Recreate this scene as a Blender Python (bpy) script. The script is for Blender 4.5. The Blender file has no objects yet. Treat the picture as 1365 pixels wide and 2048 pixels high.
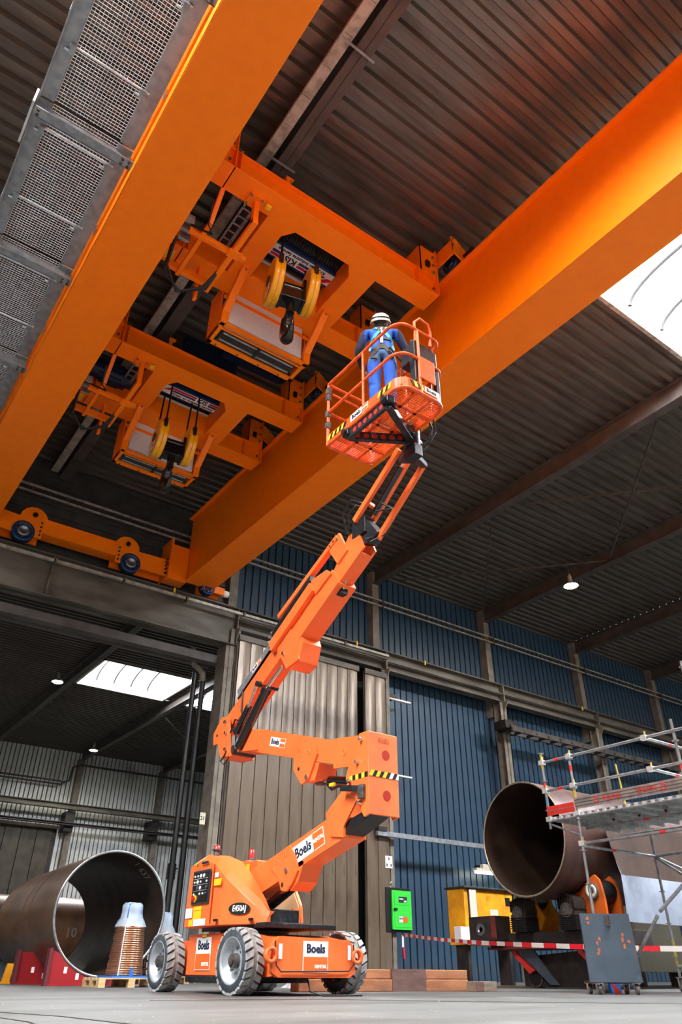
import bpy, bmesh, math, random
import numpy as np
from mathutils import Vector, Matrix
from mathutils.bvhtree import BVHTree
random.seed(7)
SC = bpy.context.scene
COL = SC.collection

# ------------------------------------------------------------------ camera
CX, CY, FPX, CAMH = 682.5, 1024.0, 1450.0, 0.25
_a = np.array([3050 - CX, 1962 - CY, FPX]); _a /= np.linalg.norm(_a)
_b = np.array([-572 - CX, 1935 - CY, FPX]); _b /= np.linalg.norm(_b)
_m = (_a + _b) / np.linalg.norm(_a + _b); _d = (_a - _b) / np.linalg.norm(_a - _b)
_a = (_m + _d) / math.sqrt(2); _b = (_m - _d) / math.sqrt(2)
RW = np.stack([_a, _b, np.cross(_a, _b)], 1)          # world -> camera (x right, y down, z forward)
cam = bpy.data.cameras.new('camera'); camo = bpy.data.objects.new('camera', cam); COL.objects.link(camo)
cam.sensor_fit = 'VERTICAL'; cam.sensor_height = 36.0; cam.lens = FPX / 2048 * 36.0
cam.clip_start = 0.05; cam.clip_end = 300
_r = RW.T
camo.matrix_world = Matrix(((_r[0, 0], -_r[0, 1], -_r[0, 2], 0), (_r[1, 0], -_r[1, 1], -_r[1, 2], 0),
                            (_r[2, 0], -_r[2, 1], -_r[2, 2], CAMH), (0, 0, 0, 1)))
SC.camera = camo

def at(px, py, axis, val):
    """world point seen at photo pixel (px,py) on the plane axis=val"""
    v = _r @ np.array([px - CX, py - CY, FPX]); c = np.array([0, 0, CAMH])
    t = (val - c[axis]) / v[axis]
    return Vector((c + t * v).tolist())

# ------------------------------------------------------------------ world, light, exposure
W = bpy.data.worlds.new('overcast'); SC.world = W; W.use_nodes = True
_bg = W.node_tree.nodes['Background']; _bg.inputs[0].default_value = (0.95, 0.97, 1.0, 1); _bg.inputs[1].default_value = 0.22
SC.view_settings.view_transform = 'Standard'; SC.view_settings.look = 'None'
SC.view_settings.gamma = 1.0; SC.view_settings.use_curve_mapping = False
SC.view_settings.exposure = 0.72
SKYLIGHT = 46.0
sun = bpy.data.lights.new('sun', 'SUN'); sun.energy = 6.5; sun.angle = math.radians(2); sun.color = (1, .96, .9)
suno = bpy.data.objects.new('sun', sun); COL.objects.link(suno); suno.rotation_euler = (math.radians(42), 0, math.radians(-14))

# ------------------------------------------------------------------ materials
def lin(h):
    if isinstance(h, str):
        h = h.lstrip('#'); c = [int(h[i:i + 2], 16) / 255 for i in (0, 2, 4)]
        return tuple(((x / 12.92) if x <= .04045 else ((x + .055) / 1.055) ** 2.4) for x in c)
    return h
MATS = {}
def mat(name, col, rough=.5, metal=0., col2=None, scale=4., stretch=(1, 1, 1), detail=6, lo=.4, hi=.65, bump=0., bscale=60., emit=0., alpha=None, coat=0., spec=None, col3=None, scale3=1.):
    m = bpy.data.materials.new(name); m.use_nodes = True; nt = m.node_tree; N = nt.nodes; L = nt.links
    p = N['Principled BSDF']; c = lin(col) + (1,)
    p.inputs['Base Color'].default_value = c; p.inputs['Roughness'].default_value = rough; p.inputs['Metallic'].default_value = metal
    if coat: p.inputs['Coat Weight'].default_value = coat; p.inputs['Coat Roughness'].default_value = .15
    if spec is not None: p.inputs['Specular IOR Level'].default_value = spec
    tc = None
    if col2 or bump or col3:
        tc = N.new('ShaderNodeTexCoord'); mp = N.new('ShaderNodeMapping'); mp.inputs['Scale'].default_value = stretch
        L.new(tc.outputs['Object'], mp.inputs[0])
    last = None
    if col2:
        n = N.new('ShaderNodeTexNoise'); n.inputs['Scale'].default_value = scale; n.inputs['Detail'].default_value = detail
        L.new(mp.outputs[0], n.inputs['Vector'])
        r = N.new('ShaderNodeValToRGB'); r.color_ramp.elements[0].position = lo; r.color_ramp.elements[1].position = hi
        r.color_ramp.elements[0].color = c; r.color_ramp.elements[1].color = lin(col2) + (1,)
        L.new(n.outputs['Fac'], r.inputs[0]); last = r.outputs[0]
        q = N.new('ShaderNodeMapRange'); q.inputs[3].default_value = max(.05, rough - .08); q.inputs[4].default_value = min(1, rough + .12)
        L.new(n.outputs['Fac'], q.inputs[0]); L.new(q.outputs[0], p.inputs['Roughness'])
    if col3:
        n = N.new('ShaderNodeTexNoise'); n.inputs['Scale'].default_value = scale3; n.inputs['Detail'].default_value = 9
        L.new(tc.outputs['Object'], n.inputs['Vector'])
        r = N.new('ShaderNodeValToRGB'); r.color_ramp.elements[0].position = .58; r.color_ramp.elements[1].position = .7
        L.new(n.outputs['Fac'], r.inputs[0])
        x = N.new('ShaderNodeMix'); x.data_type = 'RGBA'; L.new(r.outputs[0], x.inputs[0])
        if last: L.new(last, x.inputs[6])
        else: x.inputs[6].default_value = c
        x.inputs[7].default_value = lin(col3) + (1,); last = x.outputs[2]
    if last: L.new(last, p.inputs['Base Color'])
    if bump:
        n = N.new('ShaderNodeTexNoise'); n.inputs['Scale'].default_value = bscale; n.inputs['Detail'].default_value = 4
        L.new(mp.outputs[0], n.inputs['Vector'])
        b = N.new('ShaderNodeBump'); b.inputs['Strength'].default_value = bump; b.inputs['Distance'].default_value = .02
        L.new(n.outputs['Fac'], b.inputs['Height']); L.new(b.outputs[0], p.inputs['Normal'])
    if emit:
        p.inputs['Emission Color'].default_value = c; p.inputs['Emission Strength'].default_value = emit
    if alpha is not None: p.inputs['Alpha'].default_value = alpha
    MATS[name] = m; return m

mat('crane_orange', '#ff7d00', .42, 0, '#fc7800', 5, bump=.03, bscale=180, spec=.3)
mat('lift_orange', '#fc7034', .38, 0, '#f86a2e', 3, bump=.02, bscale=120, spec=.4)
mat('lift_orange_lit', '#f8763c', .5, 0, '#ee6c3a', 9)  # mottled orange, paler: light on the tower front put into the colour
mat('basket_orange', '#f25a10', .45, 0, '#d04a14', 14)
mat('red_inside', '#a81d06', .5)
mat('deck_steel', '#7b736a', .33, .65, '#675d53', 2.5, (.3, 2, 2), bump=.05, bscale=20)
mat('glazing_dark', '#120e0b', .9)
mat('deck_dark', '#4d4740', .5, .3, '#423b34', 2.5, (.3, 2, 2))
mat('rafter_steel', '#524c47', .6, .1, '#423b36', 2, (1, 1, 1))
mat('runway_steel', '#6b655a', .6, .1, '#4d473d', 1.6, (.5, 2, 2), bump=.1, bscale=12)
mat('duct_grey', '#b9b4a6', .5, .2, '#8d887c', 5)
mat('column_grey', '#857d70', .7, 0, '#6d6558', 3)
mat('clad_blue', '#324c61', .42, .1, '#2b4459', 1.5, (1, 1, .4), bump=.05, bscale=8, col3='#3a4a58', scale3=.7)
mat('clad_groove', '#141a20', .7)
mat('clad_dark', '#4b4a47', .55, .2, '#3c3a37', 2)
mat('clad_white', '#e2e4e1', .5, .05, '#d2d3cf', 1.2, (1, 1, .3), col3='#b0afa9', scale3=.35)
mat('door_brown', '#796a59', .3, .3, '#6b5d4e', 1.6, (3, 3, .5), bump=.25, bscale=3.0, col3='#574a3e', scale3=.8)
mat('dark_door', '#4d4438', .55, .2, '#3d352b', 2)
mat('floor_concrete', '#626260', .55, 0, '#4f4f4c', 1.3, (.25, 1, 1), bump=.06, bscale=30, col3='#74736f', scale3=.9)
mat('added_yard_paving', '#b3b1ab', .7, 0, '#a3a19b', 1)  # pale so that the added yard bounces more light
mat('groove_black', '#15140f', .6)
mat('pipe_rust', '#6d4d38', .33, .2, '#4f3826', 2.2, (1, .25, 1), bump=.05, bscale=15, col3='#7d4f28', scale3=.6)
mat('pipe_rust_x', '#593d36', .45, .2, '#452f2a', 1.5, (4, .3, .3), bump=.06, bscale=15, col3='#3d3a3c', scale3=.5)
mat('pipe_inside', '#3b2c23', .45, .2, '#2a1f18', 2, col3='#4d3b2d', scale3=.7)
mat('bright_edge', '#a9b0b5', .3, .8, '#8d8f8d', 9)
mat('edge_brass', '#a79c84', .35, .6, '#8a7c66', 9)
mat('galv', '#a9adb0', .4, .6, '#8f9498', 7, bump=.03, bscale=50)
mat('galv_bright', '#d9dde0', .4, .3, '#c3c8cc', 12)
mat('alu', '#b4b6b4', .38, .6, '#8e908e', 6)
mat('chrome', '#c9ccd0', .12, 1.)
mat('black', '#121214', .45)
mat('black_gloss', '#0c0c0e', .22, .1, coat=.5)
mat('black_worn', '#1c1d20', .4, .2, '#3a3d42', 18, lo=.5, hi=.75)
mat('hose', '#0e0e10', .4)
mat('rope', '#17181b', .5, .3)
mat('bolt', '#8d939b', .3, .8)
mat('tread', '#a8a8a6', .8, 0, '#8f8f8d', 14, bump=.2, bscale=60)
mat('tread_mid', '#9a9590', .85, 0, '#7b7570', 20)
mat('sidewall', '#343a40', .7, 0, '#4a5057', 10)
mat('rim', '#c9cccf', .35, .5, '#aeb2b6', 6)
mat('hub_dark', '#4a4643', .5, .4, '#6e6661', 20)
mat('blue_machine', '#173f73', .35, .2, '#10315c', 5)
mat('dark_blue', '#0e2038', .4, .2)
mat('wheel_blue', '#1d3d63', .35, .3)
mat('sheave_yellow', '#f3a90a', .32, 0, '#e89c06', 5, coat=.3)
mat('yellow', '#f4c21a', .5)
mat('tape_yellow', '#eec31c', .5)
mat('machine_yellow', '#e8a10c', .5, 0, '#cf8708', 3, col3='#8f5a10', scale3=2)
mat('machine_orange', '#c85d12', .5, 0, '#a84a0e', 3, col3='#57361c', scale3=2.5)
mat('white', '#e9e9e6', .5)
mat('panel_white', '#d9dadc', .5, 0, '#cfd0d3', 30)
mat('label_white', '#f1efe9', .5)
mat('navy_ink', '#12213c', .5)
mat('black_ink', '#101012', .5)
mat('blue_ink', '#27306c', .5)
mat('red_ink', '#c8102e', .5)
mat('logo_orange', '#f0641e', .5)
mat('red', '#c01f1c', .45, 0, '#a81815', 6)
mat('red_paint', '#8e1018', .5, 0, '#870d14', 3, col3='#4a1414', scale3=3)
mat('cradle_edge', '#5a2024', .5)
mat('beacon_red', '#d32a1e', .3, coat=.4)
mat('green_box', '#37d23f', .4)
mat('tape_red', '#e0182a', .5)
mat('tape_white', '#eceae6', .5)
mat('wood', '#a8704a', .75, 0, '#8a5a3c', 1.6, (1, 5, 5), bump=.15, bscale=20, col3='#6e4c3c', scale3=1.1)
mat('wood_dark', '#6b5048', .8, 0, '#574039', 3, (1, 6, 6))
mat('wood_grey', '#8d7c6c', .8, 0, '#74675a', 3, (1, 6, 6), bump=.15, bscale=20)
mat('pallet_wood', '#c7a678', .8, 0, '#a98a62', 3, (1, 6, 6))
mat('copper', '#b58468', .22, .85, '#a6745a', 4)
mat('strap_blue', '#1b63b5', .5)
mat('plastic_wrap', '#cfe0ee', .12, 0, alpha=.45, bump=.8, bscale=14)
mat('board_slate', '#54626e', .4, .3, '#48555f', 2.5, bump=.05, bscale=10, col3='#7c8a95', scale3=1.6)
mat('rust_spot', '#b5623e', .7)
mat('scaf_galv', '#a4a9ab', .42, .6, '#83888a', 8)
mat('scaf_yellow', '#c9b13c', .5, .2, '#a89a5a', 15)
mat('scaf_red', '#d2352c', .5)
mat('scaf_blue', '#56809c', .5, .2)
mat('sheet_brown', '#4a382f', .65, 0, '#3d2e27', 2)
mat('sheet_white', '#8b95a3', .6, 0, '#7b8593', 3, col3='#8f98a6', scale3=3)
mat('grime_black', '#25211f', .55, .2, '#3a302c', 6)
mat('grime_red', '#7d2a1e', .6, 0, '#4c211b', 8)
mat('coverall_blue', '#1450b0', .85, 0, '#0f449a', 6, bump=.25, bscale=12)
mat('coverall_navy', '#101c3c', .85, 0, '#0c1630', 8, bump=.25, bscale=14)
mat('denim_patch', '#3d5a86', .9, 0, '#344e77', 12)
mat('strap_teal', '#1a86a8', .6)
mat('strap_black', '#141418', .7)
mat('skin', '#c98d70', .55, 0, '#bd7f63', 12)
mat('chalk', '#7d766f', .9)
mat('hair', '#3a2c24', .8)
mat('helmet_white', '#efe6da', .4, coat=.3)
mat('beige_shell', '#bfa57c', .7, 0, '#a98f68', 2)
mat('screen_grey', '#2a3440', .4)
mat('sign_cream', '#d8d2bd', .6, 0, '#c6c0aa', 20)
mat('glow_lamp', '#fff6d8', .3, emit=40)
mat('glow_tube', '#fff7e0', .3, emit=9)
mat('sky_pane', '#f4f8ff', .4, emit=SKYLIGHT)
mat('sky_pane_dim', '#f4f8ff', .4, emit=24)
mat('eye_white', '#e8e4de', .3)

# ------------------------------------------------------------------ mesh builder
ORIG = {}
class MB:
    def __init__(s): s.v = []; s.f = []; s.m = []; s.sm = []; s.names = []
    def mi(s, m):
        if m not in s.names: s.names.append(m)
        return s.names.index(m)
    def add(s, vs, fs, m, smooth=False):
        o = len(s.v); s.v.extend([tuple(v) for v in vs]); k = s.mi(m)
        for f in fs: s.f.append([i + o for i in f]); s.m.append(k); s.sm.append(smooth)
        return s
    def box(s, x0, x1, y0, y1, z0, z1, m):
        if x0 > x1: x0, x1 = x1, x0
        if y0 > y1: y0, y1 = y1, y0
        if z0 > z1: z0, z1 = z1, z0
        return s.add([(x0, y0, z0), (x1, y0, z0), (x1, y1, z0), (x0, y1, z0), (x0, y0, z1), (x1, y0, z1), (x1, y1, z1), (x0, y1, z1)],
                     [(0, 3, 2, 1), (4, 5, 6, 7), (0, 1, 5, 4), (1, 2, 6, 5), (2, 3, 7, 6), (3, 0, 4, 7)], m)
    def beam(s, p, q, w, h, m, up=(0, 0, 1), ow=0, oh=0):
        p = Vector(p); q = Vector(q); d = (q - p).normalized(); up = Vector(up)
        r = d.cross(up)
        if r.length < 1e-4: r = d.cross(Vector((1, 0, 0)))
        r.normalize(); u = r.cross(d)
        vs = []
        for b in (p, q):
            for (i, j) in ((-1, -1), (1, -1), (1, 1), (-1, 1)): vs.append(b + r * (ow + i * w / 2) + u * (oh + j * h / 2))
        return s.add(vs, [(0, 1, 2, 3), (7, 6, 5, 4), (0, 4, 5, 1), (1, 5, 6, 2), (2, 6, 7, 3), (3, 7, 4, 0)], m)
    def ibeam(s, p, q, w, h, t, m, up=(0, 0, 1), m2=None):
        s.beam(p, q, t, h, m2 or m, up); s.beam(p, q, w, t, m, up, oh=h / 2 - t / 2); s.beam(p, q, w, t, m, up, oh=-h / 2 + t / 2); return s
    def cyl(s, p, q, r, m, r2=None, n=16, caps=True, mc=None):
        p = Vector(p); q = Vector(q); r2 = r if r2 is None else r2; d = (q - p).normalized()
        a = d.orthogonal().normalized(); b = d.cross(a); vs = []
        for c, rr in ((p, r), (q, r2)):
            for i in range(n):
                t = 2 * math.pi * i / n; vs.append(c + (a * math.cos(t) + b * math.sin(t)) * rr)
        s.add(vs, [(i, (i + 1) % n, n + (i + 1) % n, n + i) for i in range(n)], m, True)
        if caps: s.add(vs, [tuple(range(n))[::-1], tuple(range(n, 2 * n))], mc or m)
        return s
    def lathe(s, p, axis, prof, m, n=32, closed=False, smooth=True):
        """prof: list of (along, radius)"""
        p = Vector(p); d = Vector(axis).normalized(); a = d.orthogonal().normalized(); b = d.cross(a); vs = []
        for (t, r) in prof:
            for i in range(n):
                g = 2 * math.pi * i / n; vs.append(p + d * t + (a * math.cos(g) + b * math.sin(g)) * r)
        k = len(prof); fs = []
        for j in range(k if closed else k - 1):
            j2 = (j + 1) % k
            for i in range(n): fs.append((j * n + i, j * n + (i + 1) % n, j2 * n + (i + 1) % n, j2 * n + i))
        return s.add(vs, fs, m, smooth)
    def tube(s, pts, r, m, n=8):
        pts = [Vector(p) for p in pts]; vs = []; k = len(pts)
        d0 = (pts[1] - pts[0]).normalized(); a = d0.orthogonal().normalized()
        for i, p in enumerate(pts):
            d = (pts[min(i + 1, k - 1)] - pts[max(i - 1, 0)]).normalized()
            a = (a - d * a.dot(d)).normalized(); b = d.cross(a)
            for j in range(n):
                t = 2 * math.pi * j / n; vs.append(p + (a * math.cos(t) + b * math.sin(t)) * r)
        fs = [(i * n + j, i * n + (j + 1) % n, (i + 1) * n + (j + 1) % n, (i + 1) * n + j) for i in range(k - 1) for j in range(n)]
        s.add(vs, fs, m, True); s.add(vs, [tuple(range(n))[::-1], tuple(range((k - 1) * n, k * n))], m); return s
    def prism(s, pts, o, u, v, w, m, mside=None):
        """polygon pts (a,b) in plane o+a*u+b*v, extruded by vector w"""
        o = Vector(o); u = Vector(u); v = Vector(v); w = Vector(w); n = len(pts)
        vs = [o + u * a + v * b for a, b in pts] + [o + u * a + v * b + w for a, b in pts]
        s.add(vs, [tuple(range(n))[::-1], tuple(range(n, 2 * n))], m)
        return s.add(vs, [(i, (i + 1) % n, n + (i + 1) % n, n + i) for i in range(n)], mside or m)
    def yz(s, pts, x0, x1, m): return s.prism(pts, (x0, 0, 0), (0, 1, 0), (0, 0, 1), (x1 - x0, 0, 0), m)
    def xz(s, pts, y0, y1, m): return s.prism(pts, (0, y0, 0), (1, 0, 0), (0, 0, 1), (0, y1 - y0, 0), m)
    def xy(s, pts, z0, z1, m): return s.prism(pts, (0, 0, z0), (1, 0, 0), (0, 1, 0), (0, 0, z1 - z0), m)
    def mesh(s, name, off=(0, 0, 0), fixn=True):
        me = bpy.data.meshes.new(name)
        me.from_pydata([(a - off[0], b - off[1], c - off[2]) for a, b, c in s.v], [], s.f)
        for m in s.names: me.materials.append(MATS[m])
        me.polygons.foreach_set('material_index', s.m); me.polygons.foreach_set('use_smooth', s.sm)
        if fixn:
            bm = bmesh.new(); bm.from_mesh(me); bmesh.ops.recalc_face_normals(bm, faces=bm.faces); bm.to_mesh(me); bm.free()
        me.update(); return me
    def clusters(s):
        n = len(s.v); par = list(range(n))
        def find(a):
            while par[a] != a: par[a] = par[par[a]]; a = par[a]
            return a
        for f in s.f:
            r = find(f[0])
            for i in f[1:]: par[find(i)] = r
        comp = {}
        for i in range(n): comp.setdefault(find(i), []).append(i)
        bb = []
        for k, ids in comp.items():
            q = np.array([s.v[i] for i in ids]); bb.append([q.min(0) - .006, q.max(0) + .006, [k]])
        merged = True
        while merged and len(bb) > 1:
            merged = False; out = []
            for c in bb:
                for d in out:
                    if (c[0] <= d[1]).all() and (d[0] <= c[1]).all():
                        d[0] = np.minimum(d[0], c[0]); d[1] = np.maximum(d[1], c[1]); d[2] += c[2]; merged = True; break
                else: out.append(c)
            bb = out
        return bb, find
    def build(s, name, parent=None, bevel=0, label=None, loc=None, stuff=False):
        if parent and not stuff:
            bb, find = s.clusters()
            if len(bb) > 1:                                        # separate pieces become parts of their own
                own = {}
                for i, c in enumerate(bb):
                    for k in c[2]: own[k] = i
                subs = [MB() for _ in bb]; maps = [{} for _ in bb]
                for f, mi_, sm in zip(s.f, s.m, s.sm):
                    i = own[find(f[0])]; b = subs[i]; mp = maps[i]; g = []
                    for v in f:
                        if v not in mp: mp[v] = len(b.v); b.v.append(s.v[v])
                        g.append(mp[v])
                    b.f.append(g); b.m.append(b.mi(s.names[mi_])); b.sm.append(sm)
                order = sorted(range(len(bb)), key=lambda i: -float(np.prod(bb[i][1] - bb[i][0]))); res = None
                for i in order:
                    o = subs[i]._build(name, parent, bevel, label, loc, stuff); res = res or o
                return res
        return s._build(name, parent, bevel, label, loc, stuff)
    def _build(s, name, parent=None, bevel=0, label=None, loc=None, stuff=False):
        off = ORIG.get(parent.name, (0, 0, 0)) if parent else (loc or (0, 0, 0))
        me = s.mesh(name, off); o = bpy.data.objects.new(name, me); COL.objects.link(o)
        if parent: o.parent = parent; ORIG[o.name] = off
        elif loc: o.location = loc; ORIG[o.name] = tuple(loc)
        if bevel:
            b = o.modifiers.new('bevel', 'BEVEL'); b.width = bevel; b.segments = 2; b.limit_method = 'ANGLE'; b.angle_limit = .6
        if label: o['label'] = label
        if stuff: o['kind'] = 'stuff'
        return o
def thing(name, label, cat, loc, group=None):
    o = bpy.data.objects.new(name, None); COL.objects.link(o); o.location = loc; o.empty_display_size = .2
    o['label'] = label; o['category'] = cat
    if group: o['group'] = group
    ORIG[o.name] = tuple(loc); return o
def tag(o, label, cat, group=None):
    o['label'] = label; o['category'] = cat
    if group: o['group'] = group
    return o
def structure(name, loc=(0, 0, 0)):
    o = bpy.data.objects.new(name, None); COL.objects.link(o); o.location = loc; o['kind'] = 'structure'; ORIG[o.name] = tuple(loc); return o
def struct(o): o['kind'] = 'structure'; return o
def share(name, src, parent, delta):
    """a like piece that shares mesh data, moved by delta"""
    o = bpy.data.objects.new(name, src.data); COL.objects.link(o); o.parent = parent; o.location = Vector(src.location) + Vector(delta)
    for m in src.modifiers:
        b = o.modifiers.new(m.name, m.type); b.width = m.width; b.segments = m.segments; b.limit_method = m.limit_method; b.angle_limit = m.angle_limit
    ORIG[o.name] = ORIG.get(parent.name, (0, 0, 0)); return o
def copy_thing(root, loc, label=None, group=None):
    r = root.copy(); COL.objects.link(r); r.location = loc
    if label: r['label'] = label
    if group: r['group'] = group
    for ch in list(root.children):
        c = ch.copy(); COL.objects.link(c); c.parent = r
        for g in list(ch.children):
            d = g.copy(); COL.objects.link(d); d.parent = c
    return r
def text(s, size, o, right, up, m, parent=None, name='lettering', bold=0., depth=.002, xs=1., shear=0., align='CENTER'):
    cu = bpy.data.curves.new('t', 'FONT'); cu.body = s; cu.size = size; cu.offset = bold; cu.extrude = depth; cu.resolution_u = 2
    cu.align_x = align; cu.align_y = 'CENTER'; cu.shear = shear
    t = bpy.data.objects.new('t', cu); COL.objects.link(t)
    dg = bpy.context.evaluated_depsgraph_get(); me = bpy.data.meshes.new_from_object(t.evaluated_get(dg))
    bpy.data.objects.remove(t); bpy.data.curves.remove(cu)
    me.name = name; r = Vector(right).normalized(); u = Vector(up).normalized(); n = r.cross(u)
    off = Vector(ORIG.get(parent.name, (0, 0, 0)) if parent else (0, 0, 0)); o = Vector(o) - off
    M = Matrix(((r.x * xs, u.x, n.x, o.x), (r.y * xs, u.y, n.y, o.y), (r.z * xs, u.z, n.z, o.z), (0, 0, 0, 1)))
    me.transform(M); me.materials.clear(); me.materials.append(MATS[m])
    ob = bpy.data.objects.new(name, me); COL.objects.link(ob)
    if parent: ob.parent = parent; ORIG[ob.name] = tuple(off)
    return ob
def plate(mb, c, right, up, w, h, t, m):
    r = Vector(right).normalized(); u = Vector(up).normalized(); n = r.cross(u); c = Vector(c)
    return mb.prism([(-w / 2, -h / 2), (w / 2, -h / 2), (w / 2, h / 2), (-w / 2, h / 2)], c, r, u, n * t, m)
def hire_logo(parent, c, right, up, h, stacked=True):
    """white plate with the dark hire-firm word and an orange RENTAL field, as on the machine"""
    r = Vector(right).normalized(); u = Vector(up).normalized(); n = r.cross(u); c = Vector(c); b = MB()
    if stacked:
        w = h * 1.15
        plate(b, c, r, u, w, h, .003, 'label_white'); plate(b, c + n * .003 - u * h * .24, r, u, w * .95, h * .47, .002, 'logo_orange')
        o = b.build('sticker', parent)
        o = parent if parent.parent else o
        text('Boels', h * .40, c + n * .005 + u * h * .25, r, u, 'navy_ink', o, bold=h * .012, xs=.98)
        text('RENTAL', h * .15, c + n * .007 - u * h * .32 + r * w * .2, r, u, 'label_white', o, bold=h * .006)
    else:
        w = h * 2.3
        plate(b, c - r * w * .22, r, u, w, h, .003, 'label_white'); plate(b, c + r * w * .5, r, u, w * .5, h, .003, 'label_white')
        plate(b, c + n * .003 + r * w * .5, r, u, w * .46, h * .9, .002, 'logo_orange')
        o = b.build('sticker', parent)
        o = parent if parent.parent else o
        text('Boels', h * .82, c + n * .005 - r * w * .22, r, u, 'navy_ink', o, bold=h * .02, xs=.98)
        text('RENTAL', h * .3, c + n * .007 + r * w * .5, r, u, 'label_white', o, bold=h * .01)
    return o
# ================================================================== THE HALL
def deckz(y): return 13.55 + (20 - y) * .018
def raftz(y): return 13.0 + (20 - y) * .014
RX = [3.85 + 6.06 * k for k in range(-3, 8)]
# floor
fl = MB(); fl.box(-30, 75, -14, 60, -.3, 0, 'floor_concrete'); floor = struct(fl.build('floor')); fl = MB(); fl.box(-30, 75, -40, -14, -.3, -.005, 'added_yard_paving'); fl.build('added_yard', floor)  # unseen yard, added to bounce sunlight up under the crane
def floorline(pts, w):
    b = MB(); q = [at(x, y, 2, .0) for x, y in pts]
    for i in range(len(q) - 1): b.beam(q[i], q[i + 1], w, .006, 'groove_black')
    b.build('floor_groove', floor)
floorline([(-60, 2022), (0, 2025), (120, 2033), (270, 2050)], .022)
floorline([(-60, 2033), (0, 2036), (60, 2045), (90, 2060)], .014)
floorline([(640, 1999), (900, 2003), (1365, 2008)], .02)
floorline([(300, 2001), (640, 1999)], .012)
# main roof deck: trapezoidal sheets along X
ceiling = structure('ceiling')
def deck(x0, x1, y0, y1, zf, name, parent, pitch=.32):
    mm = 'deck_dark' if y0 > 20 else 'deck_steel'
    b = MB(); prof = []; y = y0
    while y < y1 - 1e-6:
        z = zf(y)
        for dy, dz in ((0, 0), (.12, 0), (.155, .105), (.285, .105), (.32, 0)):
            yy = y + dy * pitch / .32
            if yy <= y1 + 1e-6: prof.append((yy, z + dz))
        y += pitch
    if prof[-1][0] < y1: prof.append((y1, zf(y1) + .05))
    n = len(prof); vs = [(x0, a, c) for a, c in prof] + [(x1, a, c) for a, c in prof]
    b.add(vs, [(i, i + 1, n + i + 1, n + i) for i in range(n - 1)], mm); return b.build(name, parent)
SKY = [(10.25, 15.6), (-14.0, -8.6), (-8.0, -2.5), (22.4, 27.8)]
SY0, SY1 = 1.72, 5.88
xs = [-16] + [x + 3.03 for x in RX if x > -13.5]
for i in range(len(RX) - 1):
    a, c = RX[i], RX[i + 1]
    hole = [s for s in SKY if s[0] > a - .1 and s[1] < c + .1]
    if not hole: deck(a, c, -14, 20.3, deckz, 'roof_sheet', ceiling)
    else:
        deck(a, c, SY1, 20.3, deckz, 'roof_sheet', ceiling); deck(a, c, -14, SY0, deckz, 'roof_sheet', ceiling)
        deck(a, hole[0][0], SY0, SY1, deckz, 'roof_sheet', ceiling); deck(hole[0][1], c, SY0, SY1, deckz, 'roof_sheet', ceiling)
for x in RX:
    b = MB(); p = (x, -14, (raftz(-14) + deckz(-14)) / 2); q = (x, 19.9, (raftz(19.9) + deckz(19.9)) / 2)
    b.ibeam(p, q, .3, .56, .02, 'rafter_steel'); b.build('rafter', ceiling)
t = thing('perforated_tray', 'pale perforated cable tray running beside the nearest roof rafter', 'cable tray', (3.5, 8, 13.1)); b = MB()
p, q = (3.51, -2, raftz(-2) + .12), (3.51, 19.8, raftz(19.8) + .12); b.beam(p, q, .2, .012, 'duct_grey'); b.beam(p, q, .012, .08, 'duct_grey', ow=-.1, oh=.04); b.beam(p, q, .012, .08, 'duct_grey', ow=.1, oh=.04); b.build('trough', t)
b = MB(); y = 1.0
while y < 12:
    for k in range(7): b.box(3.44 + k * .022, 3.452 + k * .022, y, y + .012, raftz(y) + .111, raftz(y) + .114, 'groove_black')
    y += .62
b.build('slot_row', t, stuff=True)
b = MB()                                                           # conduit ties round the nearest rafter
for y in (4.75, 7.2, 13.2): b.box(3.36, 4.08, y, y + .04, raftz(y) - .03, raftz(y) - .005, 'galv')
b.build('conduit_tie', ceiling)
for (p, q) in (((983, 1048), (966, 1243)), ((800, 1160), (1215, 1122)), ((1315, 844), (1219, 1118)), ((1045, 1008), (1365, 973))):
    b = MB(); b.beam(at(*p, 2, 13.25), at(*q, 2, 13.25), .05, .05, 'rafter_steel'); b.build('brace_rod', ceiling)
# skylights: barrel-vaulted glazing with curved bars
def skylight(name, x0, x1, y0, y1, z, nb, pm='sky_pane'):
    w = structure(name); b = MB()
    for ya, yb in ((y0 - .1, y0), (y1, y1 + .1)): b.box(x0 - .1, x1 + .1, ya, yb, z - .1, z + .3, 'duct_grey')
    for xa, xb in ((x0 - .1, x0), (x1, x1 + .1)): b.box(xa, xb, y0 - .1, y1 + .1, z - .1, z + .3, 'duct_grey')
    b.build('kerb', w)
    n = 14; cy = (y0 + y1) / 2; hw = (y1 - y0) / 2 + .02; arc = [(cy - hw * math.cos(math.pi * i / n), z + .25 + .75 * math.sin(math.pi * i / n)) for i in range(n + 1)]
    for k in range(nb):
        a = x0 + (x1 - x0) * k / nb; c = x0 + (x1 - x0) * (k + 1) / nb; b = MB()
        vs = [(a, yy, zz) for yy, zz in arc] + [(c, yy, zz) for yy, zz in arc]
        b.add(vs, [(i, i + 1, n + 2 + i, n + 1 + i) for i in range(n)], pm, True); b.build('pane', w)
    for k in range(1, nb):
        a = x0 + (x1 - x0) * k / nb; b = MB()
        b.tube([(a, cy + (yy - cy) * .955, z + .25 + (zz - z - .25) * .9) for yy, zz in arc[:]], .06, 'glazing_dark', 6); b.build('glazing_bar', w)
    for x in (x0, x1): b = MB(); b.prism([(yy, zz) for yy, zz in arc], (x - .01, 0, 0), (0, 1, 0), (0, 0, 1), (.02, 0, 0), pm); b.build('gable_pane', w)
    return w
skylight('window_1', 10.25, 15.6, SY0, SY1, 13.85, 4)
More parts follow.
